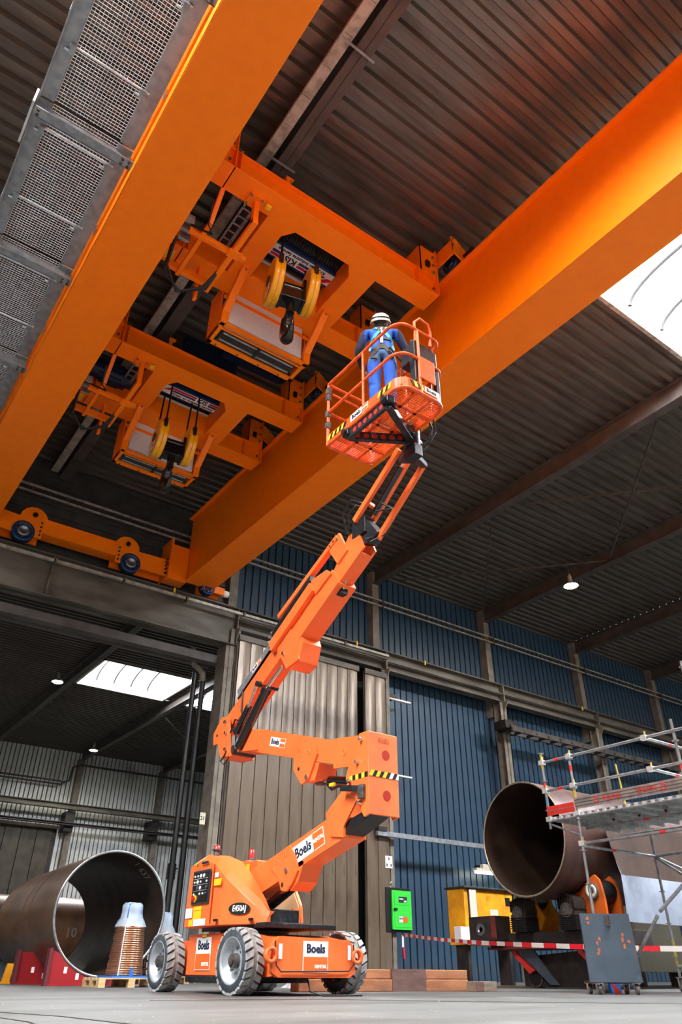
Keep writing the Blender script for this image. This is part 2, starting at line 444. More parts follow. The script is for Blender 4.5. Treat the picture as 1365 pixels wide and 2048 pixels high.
skylight('added_window_2', -14.0, -8.6, SY0, SY1, 13.85, 4)  # unseen skylight, added to bring in light from the left
skylight('added_window_3', -8.0, -2.5, SY0, SY1, 13.85, 4)  # unseen too, added for the shading on the crane girder
skylight('added_window_4', 22.4, 27.8, SY0, SY1, 13.85, 4)  # out of view, added for more light in the hall
skylight('window_5', 10.6, 15.45, 34.2, 38.3, 13.15, 5, 'sky_pane_dim')
skylight('window_6', 16.9, 21.6, 34.2, 38.3, 13.15, 5, 'sky_pane_dim')

# wall towards the second hall
wall = structure('wall_back')
lower = None; upper = None; STEP = .29
m_ = MB(); m_.box(16.2, 16.2 + .232, 20.05, 20.12, 0, 9.6, 'clad_blue'); m_.build('x')
o = bpy.data.objects['x']; o.name = 'cladding_strip'; o.parent = wall; lower = o
m_ = MB(); m_.box(10.2, 10.2 + .232, 20.05, 20.12, 9.9, 13.6, 'clad_blue'); upper = m_.build('cladding_strip', wall)
for k in range(1, 95): share('cladding_strip', lower, wall, (k * STEP, 0, 0))
for k in range(1, 118): share('cladding_strip', upper, wall, (k * STEP, 0, 0))
b = MB(); b.box(14.3, 60, 20.12, 20.2, 0, 9.9, 'clad_groove'); b.box(9.9, 60, 20.12, 20.2, 9.8, 13.9, 'clad_groove'); b.build('backing_sheet', wall)
b = MB()
for k in range(24): b.box(-16, 9.75, 20.06 - (.05 if k % 2 else 0), 20.14, 10.0 + k * .16, 10.0 + k * .16 + .16, 'clad_dark')
b.build('ribbed_cladding', wall)
for x in RX[4:]:
    b = MB()
    b.box(x - .15, x + .15, 19.72, 20.06, 8.9, 13.55, 'column_grey'); b.build('column', wall)
    if x > 9:
        b = MB()
        b.ibeam((x, 19.45, 0), (x, 19.45, 9.4), .34, .36, .03, 'column_grey', up=(0, 1, 0))
        b.prism([(0, 0), (.3, .45), (0, .45)], (x - .02, 19.27, 8.95), (0, -1, 0), (0, 0, 1), (.04, 0, 0), 'column_grey'); b.build('crane_column', wall)
# crane runway
b = MB(); b.ibeam((-16, 19.4, 9.47), (9.95, 19.4, 9.47), .46, 1.26, .03, 'runway_steel'); b.build('runway_girder', wall, label='deep dark steel girder over the opening')
for x in (0.4, 4.9): pass
b = MB()
for x in (-2.2, 4.0, 9.9): b.box(x - .02, x + .02, 19.17, 19.4, 8.9, 10.05, 'runway_steel')
b.build('stiffener', wall)
b = MB(); b.ibeam((9.95, 19.4, 9.9), (60, 19.4, 9.9), .46, .4, .03, 'runway_steel'); b.ibeam((9.95, 19.4, 9.55), (60, 19.4, 9.55), .36, .3, .025, 'runway_steel'); b.build('runway_girder', wall)
b = MB()
for x in RX[5:]: b.box(x - .03, x + .03, 19.15, 19.4, 9.4, 10.05, 'runway_steel')
b.build('stiffener', wall)
b = MB(); b.beam((-16, 19.4, 10.15), (60, 19.4, 10.15), .12, .1, 'rafter_steel'); b.build('crane_rail', wall)
b = MB()
for x in (7.6, 14.6, 17.8, 27.0): b.box(x, x + .06, 19.14, 19.18, 9.98, 10.14, 'yellow')
b.build('yellow_mark', wall)
b = MB()
for xx in range(-8, 8): b.box(xx * 2, xx * 2 + 1.97, 19.02, 19.1, 9.82, 9.9, 'duct_grey')
for xx in range(-14, 16, 2): b.box(xx, xx + .06, 19.0, 19.2, 9.78, 9.94, 'runway_steel')
b.box(9.9, 15.9, 19.0, 19.06, 9.7, 9.76, 'runway_steel'); b.build('power_rail', wall, label='pale conductor rail in short lengths')
b = MB(); b.cyl((-16, 20.4, 8.55), (9.6, 20.4, 8.55), .16, 'rafter_steel', n=12); b.box(-16, 9.8, 19.75, 20.05, 8.35, 8.6, 'rafter_steel'); b.build('lintel', wall)
# cable tray along the wall
t = thing('cable_tray', 'long ladder cable tray high on the blue wall above the runway', 'cable tray', (20, 19.6, 12.4)); b = MB()
p0 = at(40, 965, 1, 19.6); p1 = at(1357, 1400, 1, 19.6)
za = p0.z; zb = p1.z
for dz in (0, -.22): b.beam((-6, 19.6, 12.3 + dz), (58, 19.6, 12.3 + dz), .06, .05, 'duct_grey')
b.build('side_rail', t); b = MB()
for k in range(128): b.box(-6 + k * .5, -6 + k * .5 + .04, 19.58, 19.62, 12.1, 12.3, 'rafter_steel')
b.build('rung', t, stuff=True); b = MB()
for x in RX[4:]: b.box(x + .2, x + .26, 19.55, 19.75, 12.0, 12.35, 'rafter_steel')
b.build('bracket', t)
# brown sliding door: two leaves of bulged steel planks
def planks(door, x0, x1, n, z0, z1, y):
    w = (x1 - x0) / n; b = MB(); g = 8; pr = [(.012 * w / .4 + (w - .024) * i / g, -.022 * math.sin(math.pi * i / g)) for i in range(g + 1)]
    pr = [(.012, .06)] + pr + [(w - .012, .06)]
    b.prism(pr, (x0, y, z0), (1, 0, 0), (0, 1, 0), (0, 0, z1 - z0), 'door_brown'); first = b.build('door_plank', door)
    for k in range(1, n): share('door_plank', first, door, (w * k, 0, 0))
d1 = structure('door_1'); planks(d1, 10.0, 14.62, 11, .05, 9.1, 19.15)
b = MB(); b.box(9.95, 14.66, 19.2, 19.24, .03, 9.15, 'dark_door'); b.box(9.95, 14.66, 19.08, 19.14, 9.02, 9.2, 'runway_steel'); b.build('door_frame', d1)
b = MB()
for k in range(23): b.cyl((10.05 + k * .2, 19.07, 9.12), (10.05 + k * .2, 19.085, 9.12), .012, 'bolt', n=6)
b.build('rivet_row', d1, stuff=True)
d2 = structure('door_2'); planks(d2, 14.95, 15.85, 2, .05, 9.1, 19.15)
b = MB(); b.box(14.93, 15.87, 19.2, 19.24, .03, 9.15, 'dark_door'); b.box(14.93, 15.9, 19.08, 19.14, 9.02, 9.2, 'runway_steel'); b.build('door_frame', d2)
# door post and pipes at the edge of the opening
b = MB(); b.box(9.62, 9.95, 19.3, 19.9, 0, 8.85, 'column_grey'); b.build('door_post', wall)
t = thing('rain_pipe', 'black downpipes beside the opening with an elbow at the top', 'pipe', (9.35, 20.2, 0)); b = MB()
b.tube([(9.45, 20.35, 0), (9.45, 20.35, 8.0)], .085, 'black'); b.build('pipe', t); b = MB(); b.tube([(9.2, 20.45, 0), (9.2, 20.45, 8.2)], .085, 'black'); b.build('pipe', t)
b = MB(); b.tube([(9.45, 20.35, 7.9), (9.42, 20.35, 8.15), (9.25, 20.35, 8.3), (9.1, 20.35, 8.4), (9.0, 20.35, 8.6), (9.0, 20.35, 8.9)], .1, 'column_grey', 10); b.build('elbow', t)
# second hall beyond
c2 = structure('ceiling.001')
def deck2(y): return 13.1
for i in range(3, len(RX) - 2):
    a, c = RX[i], RX[i + 1]
    h = {4: (10.6, 15.45), 5: (16.9, 21.6)}.get(i)
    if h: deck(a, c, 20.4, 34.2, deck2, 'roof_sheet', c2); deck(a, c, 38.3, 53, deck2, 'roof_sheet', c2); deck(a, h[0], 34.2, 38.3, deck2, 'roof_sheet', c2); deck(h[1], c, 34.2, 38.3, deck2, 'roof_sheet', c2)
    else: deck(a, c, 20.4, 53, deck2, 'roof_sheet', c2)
for x in RX[3:]:
    b = MB(); b.ibeam((x, 20.4, 12.83), (x, 52.6, 12.83), .3, .55, .03, 'rafter_steel'); b.build('rafter', c2)
for (p, q) in (((330, 1435), (395, 1500)), ((250, 1485), (310, 1525)), ((255, 1480), (405, 1475)), ((345, 1420), (405, 1412))):
    b = MB(); b.beam(at(*p, 2, 12.6), at(*q, 2, 12.6), .06, .06, 'rafter_steel'); b.build('brace_rod', c2)
wf = structure('wall_far'); b = MB()
k = 0; x = 2.0
while x < 34: b.box(x, x + .22, 52.85, 52.95, 0, 13.2, 'clad_white'); x += .29
b.box(2, 34, 52.95, 53.0, 0, 13.3, 'clad_dark'); b.build('ribbed_cladding', wf)
for z, h, m in ((9.35, .35, 'runway_steel'), (8.3, .16, 'rafter_steel')):
    b = MB(); b.ibeam((2, 51.6, z), (34, 51.6, z), .4, h, .04, m); b.build('rail_beam', wf)
b = MB()
for x in (15.4, 21.3): b.box(x, x + .6, 51.8, 52.85, 7.9, 9.1, 'grime_black')
b.build('bracket', wf)
for x in RX[5:8]:
    b = MB(); b.box(x - .2, x + .2, 52.4, 52.85, 0, 12.6, 'column_grey'); b.build('column', wf)
b = MB(); b.cyl((2, 52.3, 11.0), (14.8, 52.3, 11.0), .06, 'rafter_steel', n=8); b.cyl((2, 52.3, 10.8), (14.8, 52.3, 10.8), .06, 'rafter_steel', n=8)
b.tube([(14.8, 52.3, 10.9), (15.3, 52.3, 11.1), (15.4, 52.3, 12.0), (15.9, 52.3, 12.2), (26, 52.3, 12.2)], .07, 'rafter_steel'); b.build('service_pipe', wf)
d3 = structure('door_3')
planks_y = 52.6
b = MB()
for k in range(12): b.box(3 + k, 3 + k + .94, 52.5, 52.6, 0, 8.1, 'dark_door')
b.box(2.9, 15.2, 52.6, 52.7, 0, 8.15, 'grime_black'); b.build('door_leaf', d3)
b = MB(); b.box(3, 15.3, 52.3, 52.6, 8.05, 8.25, 'rafter_steel'); b.build('door_track', d3)
t = thing('switch_box', 'small dark switch box on the white far wall', 'box', tuple(at(342, 1743, 1, 52.8))); c = at(342, 1743, 1, 52.8); b = MB()
b.box(c.x - .28, c.x + .28, 52.6, 52.84, c.z - .5, c.z + .5, 'grime_black'); b.build('housing', t, .02); b = MB(); b.beam((c.x, 52.55, c.z + .1), (c.x + .35, 52.55, c.z + .2), .1, .1, 'black'); b.build('lever', t)
ww = structure('unseen_wall_west'); b = MB()  # unseen wall, added in dark cladding to cut ambient light
for k in range(22): b.box(-14.3 - (.05 if k % 2 else 0), -14.2, -14, 20.1, k * .64, k * .64 + .64, 'clad_dark')
b.build('ribbed_cladding', ww)
we = structure('unseen_side_walls'); b = MB()  # unseen second-hall side walls, added to keep daylight off its roof
for k in range(66): b.box(-2.3 - (.05 if k % 2 else 0), -2.25, 20.4 + k * .5, 20.9 + k * .5, 0, 13.1, 'clad_dark'); b.box(37.0, 37.05 + (.05 if k % 2 else 0), 20.4 + k * .5, 20.9 + k * .5, 0, 13.1, 'clad_dark')
b.build('ribbed_cladding', we)
# high-bay lamps
def lamp(c, label, hz, watts=450):
    t = thing('high_bay_lamp', label, 'lamp', c, 'high-bay lamps under the rafters'); x, y, z = c; b = MB()
    b.lathe((x, y, z), (0, 0, 1), [(.0, .27), (.08, .24), (.16, .12), (.17, .06)], 'galv', 20); b.build('reflector', t)
    b = MB(); b.cyl((x, y, z + .16), (x, y, z + .42), .085, 'duct_grey', .07); b.cyl((x, y, z + .42), (x, y, z + .5), .04, 'galv'); b.build('ballast', t)
    b = MB(); b.cyl((x, y, z + .5), (x, y, hz), .012, 'rafter_steel', n=6); b.build('hanger', t)
    b = MB(); b.lathe((x, y, z + .02), (0, 0, -1), [(0, .25), (.05, .2), (.07, .1), (.075, .001)], 'glow_lamp', 20); b.build('lens', t)
    l = bpy.data.lights.new('lamp_light', 'SPOT'); l.energy = watts; l.spot_size = 3.0; l.spot_blend = .6; l.color = (1, .93, .78); l.shadow_soft_size = .2
    lo = bpy.data.objects.new('lamp_light', l); COL.objects.link(lo); lo.parent = t; lo.location = (0, 0, -.15)
    return t
p = at(1143, 1172, 2, 12.55); lamp(tuple(p), 'lit high-bay lamp hanging under the roof above the scaffold', 13.8)
p = at(115, 1364, 2, 12.2); lamp(tuple(p), 'lit high-bay lamp under the far hall roof, nearest its skylight', 13.12)
p = at(187, 1501, 2, 12.0); lamp(tuple(p), 'lit high-bay lamp deepest in the far hall, by its white wall', 13.12)
lamp((4.25, 2.1, 12.45), 'lit high-bay lamp hanging between the crane girders by the nearest rafter', 13.9, 2000)
lamp((-1.6, 2.1, 12.75), 'lit high-bay lamp hanging above the crane walkway', 13.9, 2600)
# ================================================================== OVERHEAD CRANE
GX = ((1.24, 2.26), (7.93, 8.93)); GB, GT = 10.48, 12.83
crane = thing('overhead_crane', 'orange double-girder overhead crane spanning the hall above the lift', 'crane', (5, 8, 10.48))
for i, (a, c) in enumerate(GX):
    b = MB(); b.box(a + .04, c - .04, -12, 19.25, GB + .025, GT - .05, 'crane_orange'); b.box(a, c, -12, 19.25, GB, GB + .025, 'crane_orange')
    b.box(a - .06, c + .06, -12, 19.35, GT - .05, GT, 'crane_orange'); b.build('girder', crane, .004)
    b = MB(); x = c - .16 if i == 0 else a + .16; b.box(x - .035, x + .035, -12, 19.3, GT, GT + .06, 'bolt'); b.build('trolley_rail', crane)
# end carriage on the runway
def disc(b, c, r, w, axis, m, mh):
    c = Vector(c); d = Vector(axis)
    b.lathe(c, d, [(-w / 2, .001), (-w / 2, r * .7), (-w / 2 - .02, r * .72), (-w / 2 - .02, r * .95), (-w / 2, r), (w / 2, r), (w / 2, .001)], m, 28)
    b.lathe(c - d * (w / 2 + .005), -d, [(0, r * .55), (.05, r * .52), (.06, r * .36), (.03, r * .3), (.03, .001)], mh, 24)
    for k in range(8):
        g = k * math.pi / 4; u = d.orthogonal().normalized(); v = d.cross(u); q = c - d * (w / 2 + .02) + (u * math.cos(g) + v * math.sin(g)) * r * .62
        b.cyl(q, q - d * .03, r * .07, 'bolt', n=6)
def housing(x0, x1, xw, hump):
    b = MB()
    arc = [(hump + .38 * math.cos(t), 10.95 + .38 * math.sin(t)) for t in [math.pi * k / 8 for k in range(9)]]
    pts = [(x0, 10.42), (x1, 10.42), (x1, 10.98)] + arc + [(x0, 11.0)]
    b.xz(pts, 19.12, 19.18, 'crane_orange'); b.xz(pts, 19.6, 19.66, 'crane_orange'); b.box(x0, x1, 19.18, 19.6, 10.6, 10.95, 'crane_orange')
    b.cyl((hump, 19.06, 11.08), (hump, 19.14, 11.08), .07, 'black', n=12); b.build('carriage_plate', crane, .006)
    b = MB(); disc(b, (xw, 19.2, 10.5), .31, .2, (0, 1, 0), 'wheel_blue', 'bolt'); b.build('carriage_wheel', crane)
    b = MB()
    for k in range(4):
        for xx in (x1 - .07, x0 + .07): b.cyl((xx, 19.07, 10.5 + k * .13), (xx, 19.12, 10.5 + k * .13), .025, 'black', n=8)
    b.build('bolt_row', crane)
housing(5.65, 7.28, 6.12, 5.95); housing(1.9, 3.5, 3.0, 3.2)
b = MB(); b.box(3.5, 5.7, 19.14, 19.6, 10.62, 11.02, 'crane_orange'); b.box(3.5, 5.7, 19.1, 19.64, 11.02, 11.05, 'crane_orange'); b.build('equaliser_beam', crane, .005)
b = MB(); b.box(-6, 1.95, 19.14, 19.6, 10.55, 11.0, 'crane_orange'); b.build('end_beam', crane, .005)
b = MB(); b.box(7.26, 7.32, 18.95, 19.7, 10.38, 11.7, 'crane_orange'); b.box(7.32, 7.95, 19.15, 19.6, 10.4, 11.6, 'crane_orange')
for k in range(4):
    for yy in (19.04, 19.12): b.cyl((7.25, yy, 10.5 + k * .16), (7.22, yy, 10.5 + k * .16), .025, 'black', n=8)
b.build('end_plate', crane)
b = MB(); b.box(8.5, 9.3, 19.14, 19.22, 10.36, 10.6, 'crane_orange'); b.box(8.5, 9.3, 19.55, 19.62, 10.36, 10.8, 'crane_orange'); b.build('carriage_plate', crane)
b = MB(); disc(b, (8.72, 19.25, 10.48), .24, .2, (0, 1, 0), 'blue_machine', 'blue_machine'); b.build('carriage_wheel', crane)
b = MB(); b.cyl((9.28, 19.3, 10.5), (9.5, 19.3, 10.5), .11, 'label_white', n=20); b.build('buffer', crane, label='white rubber buffer')
# maintenance walkway of wire mesh on the outer side of the left girder
WX0, WX1 = -.25, 1.18; P = 2.78; ys = [-1.2 + P * k for k in range(0, 8)]; WZ = 10.95
def wires(b, x0, x1, y0, y1, z, s, w):
    k = 0; x = x0
    while x <= x1 + 1e-6: b.box(x - w, x + w, y0, y1, z - .006, z, 'galv_bright'); x += s
    y = y0
    while y <= y1 + 1e-6: b.box(x0, x1, y - w, y + w, z, z + .006, 'galv_bright'); y += s
for i in range(len(ys) - 1):
    y0, y1 = ys[i], ys[i + 1]
    b = MB(); wires(b, WX0 + .2, WX1 - .24, y0 + .03, y1 - .03, WZ, .052, .0038); b.build('mesh_panel', crane, stuff=True)
    b = MB(); b.box(WX0, WX0 + .19, y0 + .04, y1, WZ - .005, WZ + .02, 'galv'); b.box(WX1 - .23, WX1, y0 + .04, y1, WZ - .005, WZ + .02, 'galv')
    b.box(WX0 - .02, WX0, y0, y1, WZ - .1, WZ + .2, 'galv'); b.build('edge_profile', crane)
    b = MB(); b.box(WX0, WX1 + .04, y0, y0 + .16, WZ - .3, WZ - .28, 'galv'); b.box(WX0, WX1 + .04, y0 + .15, y0 + .165, WZ - .3, WZ, 'galv')
    b.box(WX0 - .06, WX0 - .03, y0 - .05, y0 + .7, WZ - .3, WZ + .02, 'galv_bright')
    for xx in (WX0 + .05, WX1 - .12, WX1 - .02):
        for yy in (.035, .12): b.cyl((xx, y0 + yy, WZ - .33), (xx, y0 + yy, WZ - .3), .022, 'hub_dark', n=8)
    b.build('walkway_bracket', crane)
    b = MB()
    for f in (.16, .66):
        yy = y0 + P * f
        b.cyl((WX0 + .12, yy, WZ - .03), (WX1 - .16, yy, WZ - .03), .018, 'galv_bright', n=8)
        for xx in (WX0 + .16, WX1 - .25):
            b.cyl((xx - .09, yy + .1, WZ - .03), (xx + .06, yy + .1, WZ - .03), .02, 'galv_bright', n=8); b.box(xx - .03, xx + .05, yy - .02, yy + .12, WZ - .07, WZ - .02, 'galv')
    b.build('tie_rod', crane)
    b = MB(); b.box(WX1 + .02, WX1 + .05, y0, y1, WZ - .16, WZ - .1, 'crane_orange'); b.box(WX1 + .0, WX1 + .02, y0 + 1.6, y0 + 1.7, WZ - .2, WZ - .05, 'galv'); b.build('cable_strip', crane)
b = MB()
for k in range(6): b.box(WX0 - .03, WX0, -1 + k * 3.4, -.92 + k * 3.4, WZ, WZ + 1.1, 'galv')
for z in (.55, 1.08): b.box(WX0 - .03, WX0, -1.2, 18.2, WZ + z, WZ + z + .04, 'galv')
b.build('handrail', crane)

# ------------------------------------------------------------------ trolleys
def trolley(y0, flip, label):
    T = thing('crane_trolley', label, 'trolley', (5, y0, 12.0), 'hoist trolleys on the overhead crane'); O = 'crane_orange'
    XL, XR = 2.42, 7.62
    for nm, ya, yb in (('front_beam', 0, .49), ('rear_beam', 2.06, 2.55)):
        b = MB(); b.box(XL, XR, y0 + ya, y0 + yb, 12.0, 12.03, O); b.box(XL, XR, y0 + ya + .13, y0 + ya + .16, 12.03, 12.6, O); b.box(XL, XR, y0 + yb - .1, y0 + yb - .07, 12.03, 12.6, O)
        b.box(XL, XR, y0 + ya + .05, y0 + yb, 12.58, 12.6, O)
        for x in (XL + .5, XR - .55): b.box(x, x + .02, y0 + ya, y0 + ya + .14, 12.03, 12.58, O)
        b.build(nm, T, .004)
        for x in ((XR - .42, XR), (XL, XL + .42)):
            b = MB(); b.box(x[0], x[1], y0 + ya + .06, y0 + ya + .08, 12.6, 13.42, O); b.box(x[0], x[0] + .02, y0 + ya + .06, y0 + yb, 12.6, 13.42, O); b.box(x[1] - .02, x[1], y0 + ya, y0 + yb, 12.0, 13.42, O)
            b.box(x[0], x[1], y0 + ya + .06, y0 + yb, 13.4, 13.42, O)
            for (xx, zz) in ((x[0] + .34, 13.2), (x[0] + .34, 12.95), (x[0] + .34, 12.72), (x[0] + .3, 12.2)): b.cyl((xx, y0 + ya + .06, zz), (xx, y0 + ya + .02, zz), .03, 'bolt', n=8)
            b.box(x[0] + .12, x[0] + .22, y0 + ya + .0, y0 + ya + .06, 12.8, 12.95, 'black')
            b.build('end_leg', T)
    for (xa, xb) in ((3.78, 4.21), (5.81, 6.3)):
        b = MB(); b.box(xa, xb, y0 + .49, y0 + 2.06, 12.0, 12.03, O); b.box(xa, xa + .025, y0 + .4, y0 + 2.1, 12.03, 12.58, O); b.box(xb - .025, xb, y0 + .4, y0 + 2.1, 12.03, 12.58, O)
        xi = xb if xa < 5 else xa; sg = 1 if xa < 5 else -1
        b.xy([(xi, y0 + .48), (xi + sg * .18, y0 + .48), (xi, y0 + .72)], 12.0, 12.03, O); b.build('cross_plate', T, .003)
    b = MB(); q = 12
    pr = [(4.21, y0 + 2.06), (4.21, y0 + 1.9)] + [(5.01 - .8 * math.cos(math.pi * k / q), y0 + 1.85 + .0 * k) for k in range(1, q)] + [(5.81, y0 + 1.9), (5.81, y0 + 2.06)]
    b.xy(pr, 12.0, 12.03, O); b.box(4.21, 5.81, y0 + 1.84, y0 + 1.86, 12.03, 12.6, O); b.box(4.18, 5.84, y0 + 1.8, y0 + 1.84, 12.56, 12.6, 'panel_white'); b.build('apron_plate', T)
    # wheels on the girder rails, with gusset and buffer
    for xw, sx in ((8.08, 1), (2.1, -1)):
        for yw in (.0, 2.75):
            b = MB(); disc(b, (xw - sx * .1, y0 + yw - .12, 13.09), .21, .16, (sx, 0, 0), 'wheel_blue', 'dark_blue'); b.build('trolley_wheel', T)
            b = MB(); g = y0 + yw - .42; xa = xw - sx * .4
            b.box(xa, xa + sx * .03, g, y0 + yw + .2, 12.98, 13.42, O)
            b.xz([(xa, 13.55), (xa + sx * .12, 13.55), (xa + sx * .62, 13.2), (xa + sx * .56, 13.0), (xa + sx * .3, 12.93), (xa, 13.1)], g, g + .03, O)
            for (u, z) in ((.05, 13.48), (.05, 13.3), (.3, 13.38), (.5, 13.22)): b.cyl((xa + sx * u, g, z), (xa + sx * u, g - .02, z), .02, 'bolt', n=6)
            b.build('wheel_bracket', T)
            if yw == 0:
                b = MB(); b.cyl((xw - sx * .02, g, 13.13), (xw - sx * .02, g - .22, 13.13), .075, 'black', n=16); b.cyl((xw - sx * .02, g - .22, 13.13), (xw - sx * .02, g - .25, 13.13), .085, 'black', n=16); b.build('buffer', T)
    # hoist: grooved drum, blue frame carrying the maker's plate, motor
    yd = y0 + (1.3 if not flip else 1.9); b = MB(); pr = [(0, .001)]
    for k in range(30): a = .12 + k * .062; pr += [(a, .29), (a + .016, .325), (a + .046, .325), (a + .06, .29)]
    pr += [(2.0, .25), (2.0, .001)]
    b.lathe((4.0, yd, 12.96), (1, 0, 0), pr, 'black', 28); b.build('rope_drum', T)
    yf = y0 + 1.16; b = MB(); b.box(3.9, 6.1, yf, yf + .4, 12.48, 12.6 if not flip else 12.9, 'blue_machine'); fr = b.build('hoist_frame', T, .01)
    r = Vector((-1, 0, 0)) if not flip else Vector((1, 0, 0)); u = Vector((0, 1, 0)) if not flip else Vector((0, -1, 0)); c = Vector((5.12, yf + .2, 12.476))
    b = MB(); plate(b, c, r, u, 1.5, .3, .003, 'label_white'); n = r.cross(u)
    def stripe(b, pts, m): b.prism(pts, c + n * .003, r, u, n * .002, m)
    stripe(b, [(-.74, -.02), (-.56, .13), (.1, .13), (.1, .06), (-.5, .06), (-.6, -.02)], 'red_ink'); stripe(b, [(-.56, -.02), (-.48, .045), (.1, .045), (.1, -.02), (-.42, -.02), (-.44, -.02)], 'blue_ink')
    stripe(b, [(.46, .06), (.46, .13), (.72, .13), (.72, .06)], 'red_ink'); stripe(b, [(.46, -.02), (.46, .045), (.72, .045), (.72, -.02)], 'blue_ink')
    sg = b.build('maker_plate', fr)
    text('KIS', .2, c + n * .006 + r * .28 + u * .055, r, u, 'black_ink', T, bold=.006, name='lettering'); text('Kraan en Industrie Service', .105, c + n * .006 + r * .08 - u * .085, r, u, 'black_ink', T, bold=.003)
    b = MB(); ym = y0 + (.55 if not flip else 2.0); b.cyl((2.5, ym, 12.75), (3.6, ym, 12.75), .27, 'dark_blue', n=24)
    for k in range(14):
        g = k * 2 * math.pi / 14; b.box(2.9, 3.45, ym + .27 * math.cos(g) - .01, ym + .27 * math.cos(g) + .01, 12.75 + .27 * math.sin(g) - .02, 12.75 + .27 * math.sin(g) + .02, 'blue_machine')
    b.cyl((3.6, ym, 12.75), (3.7, ym, 12.75), .2, 'blue_machine', n=20); b.build('hoist_motor', T)
    b = MB(); b.box(4.3, 5.7, y0 + (1.62 if not flip else .12), y0 + (1.8 if not flip else .3), 12.75, 13.2, 'dark_blue')
    for k in range(7): b.tube([(4.4 + k * .05, y0 + 1.4, 12.7), (4.5 + k * .06, y0 + 1.55, 12.62), (4.9 + k * .05, y0 + 1.62, 12.66), (5.2 + k * .05, y0 + 1.7, 12.8)], .02, 'blue_machine', 6)
    b.build('hoist_gear', T)
    b = MB(); b.box(3.66, 3.72, y0 + .5, y0 + 2.0, 12.62, 12.66, 'galv'); b.box(3.48, 3.52, y0 + .5, y0 + 2.0, 12.62, 12.66, 'galv')
    for k in range(8): b.box(3.48, 3.72, y0 + .6 + k * .2, y0 + .63 + k * .2, 12.6, 12.63, 'alu')
    b.build('cable_ladder', T)
    # current collector arms under the left opening
    b = MB(); b.box(3.28, 3.56, y0 + .22, y0 + .5, 11.96, 12.0, O); b.beam((3.46, y0 + .36, 11.95), (3.46, y0 + .36, 11.35), .1, .1, O); b.beam((3.46, y0 + .3, 11.38), (3.46, y0 + 2.2, 11.38), .1, .12, O)
    b.beam((2.6, y0 + 1.15, 11.38), (3.72, y0 + 1.15, 11.38), .09, .1, O); b.box(3.36, 3.6, y0 + 1.02, y0 + 1.2, 11.3, 11.34, O)
    for (xx, yy) in ((3.31, .26), (3.31, .46), (3.53, .26), (3.53, .46)): b.cyl((xx, y0 + yy, 11.93), (xx, y0 + yy, 11.96), .025, 'bolt', n=8)
    b.beam((2.85, y0 + .5, 12.0), (2.85, y0 + .85, 11.4), .08, .08, O); b.beam((2.85, y0 + .85, 11.4), (2.85, y0 + 2.2, 11.4), .08, .08, O)
    b.beam((2.6, y0 + 2.15, 11.5), (3.5, y0 + 2.15, 11.5), .08, .16, O); b.beam((3.3, y0 + 2.3, 12.0), (3.3, y0 + 2.3, 11.1), .1, .06, O); b.box(3.62, 3.72, y0 + .25, y0 + .33, 11.9, 11.96, 'yellow')
    b.build('collector_arm', T, .004)
    b = MB()
    for k in range(3):
        b.box(2.42 + k * .05, 2.62 + k * .05, y0 + 1.0 + k * .2, y0 + 1.14 + k * .2, 11.5, 11.58, 'alu'); b.box(2.42 + k * .05, 2.62 + k * .05, y0 + 1.0 + k * .2, y0 + 1.03 + k * .2, 11.4, 11.5, 'alu')
    b.build('terminal_block', T)
    b = MB()
    for k in range(3):
        b.tube([(2.5, y0 + 1.5 + .1 * k, 11.5), (2.55, y0 + 1.9 + .1 * k, 11.15), (2.9 + .05 * k, y0 + 2.25, 11.0 + .03 * k), (3.3 + .04 * k, y0 + 2.0, 11.15), (3.45, y0 + 1.6, 11.4)], .022, 'hose', 8)
    b.tube([(2.75, y0 + .6, 11.7), (2.8, y0 + .8, 11.3), (2.95, y0 + .95, 11.3), (2.6, y0 + 1.1, 11.45)], .02, 'hose', 8); b.build('cable_loop', T)
    b = MB(); plate(b, (2.68, y0 + 2.34, 11.995), (-1, 0, 0), (0, 1, 0), .16, .26, .004, 'yellow'); b.build('warning_sticker', T)
    b = MB(); b.box(3.9, 3.98, y0 + .1, y0 + .13, 12.6, 12.85, O); b.box(3.9, 4.06, y0 + .1, y0 + .2, 12.85, 12.88, O); b.build('lug', T)
    b = MB(); b.box(5.2, 6.9, y0 - .1, y0 + .1, 13.0, 13.25, 'dark_blue') if flip else b.box(5.5, 6.1, y0 + .3, y0 + .5, 12.6, 12.75, 'blue_machine'); b.build('hoist_cover', T)
    # hanging control cabinet behind the rear beam
    zb = 11.02; ya, yb = y0 + 2.42, y0 + 3.08
    for x in (3.97, 5.9):
        b = MB(); b.beam((x + .06, y0 + 1.78, 11.98), (x + .03, ya - .02, zb + .26), .15, .1, O); b.beam((x + .03, ya - .02, zb + .3), (x + .03, ya, zb), .15, .12, O)
        b.box(x - .02, x + .16, y0 + 1.68, y0 + 1.88, 11.95, 12.0, O)
        for yy in (1.73, 1.83): b.cyl((x + .07, y0 + yy, 11.92), (x + .07, y0 + yy, 11.95), .02, 'bolt', n=8)
        b.build('hanger', T, .004)
    b = MB(); x0, x1 = 3.95, 6.0
    b.box(x0, x1, ya, ya + .09, zb, zb + .06, O); b.box(x0, x1, yb - .1, yb, zb, zb + .06, O); b.box(x0, x0 + .1, ya, yb, zb, zb + .06, O); b.box(x1 - .1, x1, ya, yb, zb, zb + .06, O)
    b.box(x0, x1, ya + .16, ya + .2, zb + .02, zb + .06, O); b.box(x0, x0 + .03, y0 + 2.55, yb, zb, 12.2, O); b.box(x1 - .03, x1, y0 + 2.55, yb, zb, 12.2, O); b.box(x0, x1, ya, ya + .04, zb + .72, zb + .8, O)
    for k in range(4): b.cyl((x0 + .2 + k * .5, yb - .05, zb - .02), (x0 + .2 + k * .5, yb - .05, zb), .02, 'hub_dark', n=6)
